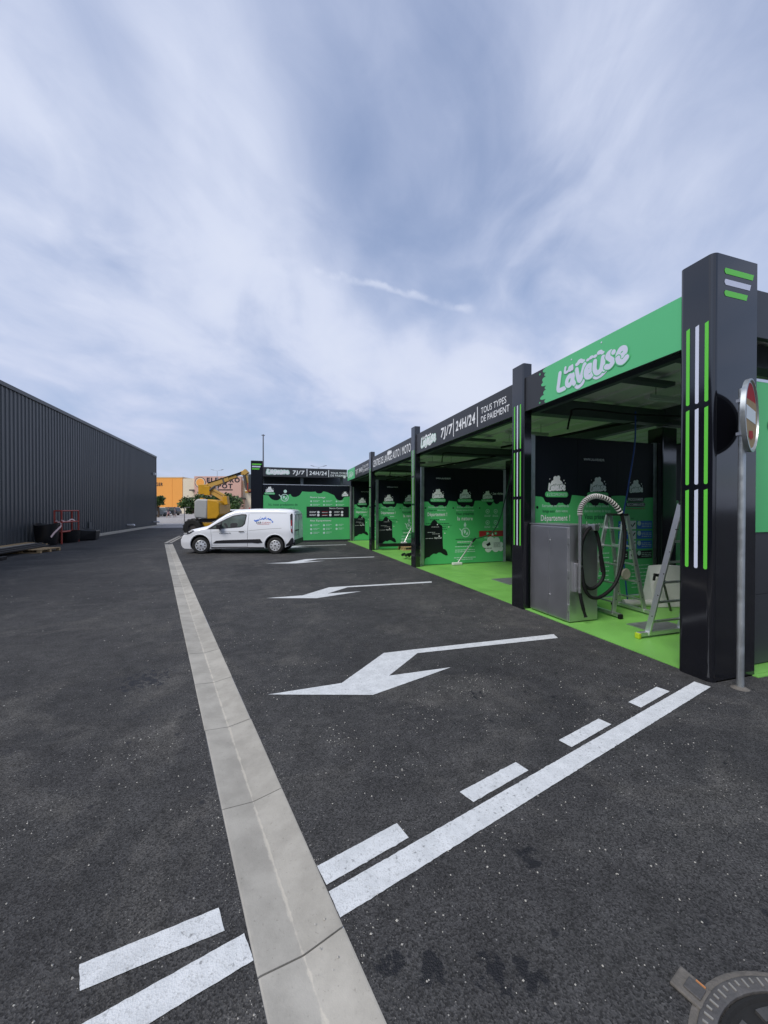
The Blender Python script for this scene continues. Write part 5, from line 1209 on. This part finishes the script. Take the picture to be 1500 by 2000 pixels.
tree(309, 66, [(306, 976, 9, 8), (312, 982, 7, 6), (302, 985, 8, 6), (313, 973, 5, 5)], 'green tree peeping out beyond the warehouse corner', 3, 1500)

def car(px, D, rz, m, label, L=4.3, hh=1.62):
    b = at(px, D); b.z = farz(b.y); t = thing('parked_car', b, label, 'car', rz, None)
    prof = [(-L / 2, .35), (-L / 2, .85), (-L / 2 + .15, 1.0), (-L / 2 + .45, hh - .1), (-L / 2 + .8, hh), (.35, hh - .02), (L / 2 - 1.25, 1.02), (L / 2 - .25, .86), (L / 2, .65), (L / 2, .32)]
    MB().prism(prof, lambda u, v, d: Vector((u, d, v)), -.86, .86).build('body', m, t, world=False, bevel=.10, segs=3)
    for sd in (-1, 1): MB().prism([(-L / 2 + .55, 1.02), (-L / 2 + .75, hh - .12), (.30, hh - .13), (L / 2 - 1.35, 1.04)], lambda u, v, d: Vector((u, d, v)), sd * .855, sd * .868).build('side_window', 'van_glass', t, world=False)
    MB().add([(L / 2 - 1.2, -.7, 1.05), (L / 2 - 1.2, .7, 1.05), (.42, .62, hh - .08), (.42, -.62, hh - .08)], [(0, 1, 2, 3)]).build('windscreen', 'van_glass', t, world=False)
    for wx in (-L / 2 + .8, L / 2 - .8):
        for sd in (-1, 1): MB().lathe([(.18, -.1), (.31, -.1), (.33, 0), (.31, .1), (.0001, .10)], (wx, sd * .80, .33), axis='y', n=20).build('wheel', 'tyre', t, world=False)
    for sd in (-1, 1): MB().box((L / 2 - .12, sd * .5 - .16, .66), (L / 2 + .012, sd * .5 + .16, .80)).build('headlight', 'lamp_clear', t, world=False, bevel=.03)
car(312, 75, R(-40), 'car_grey', 'dark grey estate car parked in front of the orange shop'); car(331, 79, R(160), 'car_dark', 'black car parked behind the dark grey one at the orange shop', hh=1.7); car(303, 70, R(60), 'car_grey', 'grey car half hidden by the warehouse corner')
car(452, 38, R(172), 'van_white', 'white car parked behind the panel van near the trees', 4.4, 1.74)
def person(px, D, label, top, legs, seed, rz=0., stride=.16):
    b = at(px, D); b.z = farz(b.y); t = thing('person', b, label, 'person', rz)
    def skin(name, chain, m):
        V_, E2, Rd = [], [], []
        for pts in chain:
            o0 = len(V_)
            for i, (p, r_) in enumerate(pts):
                V_.append(p); Rd.append(r_)
                if i: E2.append((o0 + i - 1, o0 + i))
        q_ = MB()
        for pts in chain: q_.tube(smooth_path([p for p, _ in pts], 3), [pts[min(i // 3, len(pts) - 1)][1] * (1 - (i % 3) / 3) + pts[min(i // 3 + 1, len(pts) - 1)][1] * ((i % 3) / 3) for i in range(3 * (len(pts) - 1) + 1)], 10)
        return q_.build(name, m, t, world=False, smooth=True)
    s_ = stride
    skin('body', [[((0, 0, 1.38), .07), ((0, 0, 1.48), .055), ((.02, 0, 1.56), .085), ((.02, 0, 1.66), .10), ((.01, 0, 1.75), .05)], [((0, .2, 1.40), .05), ((-.05, .25, 1.12), .042), ((.06, .24, .88), .036)], [((0, -.2, 1.40), .05), ((.06, -.25, 1.12), .042), ((.18, -.22, .92), .036)],
                  [((s_ * .5, .09, .55), .065), ((s_, .09, .25), .05), ((s_, .09, .06), .04), ((s_ + .14, .09, .03), .035)], [((-s_ * .5, -.09, .55), .065), ((-s_, -.09, .25), .05), ((-s_ - .06, -.09, .06), .04), ((-s_ + .08, -.09, .03), .035)]], 'skin')
    skin('shirt', [[((0, 0, .90), .155), ((0, 0, 1.10), .15), ((0, 0, 1.28), .17), ((0, 0, 1.42), .12)], [((0, .12, 1.38), .08), ((-.02, .22, 1.30), .065), ((-.04, .25, 1.16), .06)], [((0, -.12, 1.38), .08), ((.02, -.22, 1.30), .065), ((.04, -.25, 1.16), .06)]], top)
    skin('trousers', [[((0, .08, .95), .10), ((s_ * .4, .09, .70), .09), ((s_ * .7, .09, .48), .075)], [((0, -.08, .95), .10), ((-s_ * .4, -.09, .70), .09), ((-s_ * .7, -.09, .48), .075)]], legs)
    MB().lathe([(.0001, .115), (.07, .10), (.105, .04), (.10, -.02)], (.005, 0, 1.68), n=14).build('hair', 'dark_letters', t, world=False, smooth=True)
person(329, 66, 'walking person in dark blue top and light shorts near the parked cars', 'cloth_navy', 'cloth_pink', 1, R(10), .22); person(341.5, 68, 'walking person in grey clothes a few steps from the one in blue', 'cloth_grey', 'cloth_grey', 2, R(10), .12)
def lamp(px, D, py, label):
    b = at(px, D); b.z = farz(b.y); h = H_CAM - (py - 994) * D / 750 - b.z; t = thing('street_lamp', b, label, 'street lamp', YAW)
    MB().tube([(0, 0, 0), (0, 0, h)], [.10, .05], 10).build('pole', 'galvanised', t, world=False, smooth=True)
    for s_ in (-1, 1): MB().bar((0, 0, h - .05), (s_ * 1.25, 0, h + .28), .07, .06).build('arm', 'galvanised', t, world=False); MB().bar((s_ * .85, 0, h + .16), (s_ * 1.45, 0, h + .30), .25, .07).build('lamp_head', 'steel_dark', t, world=False)
lamp(424.5, 92, 919.5, 'double-armed street lamp above the pinkish store sign'); lamp(622.5, 70, 912.5, 'double-armed street lamp behind the end building')
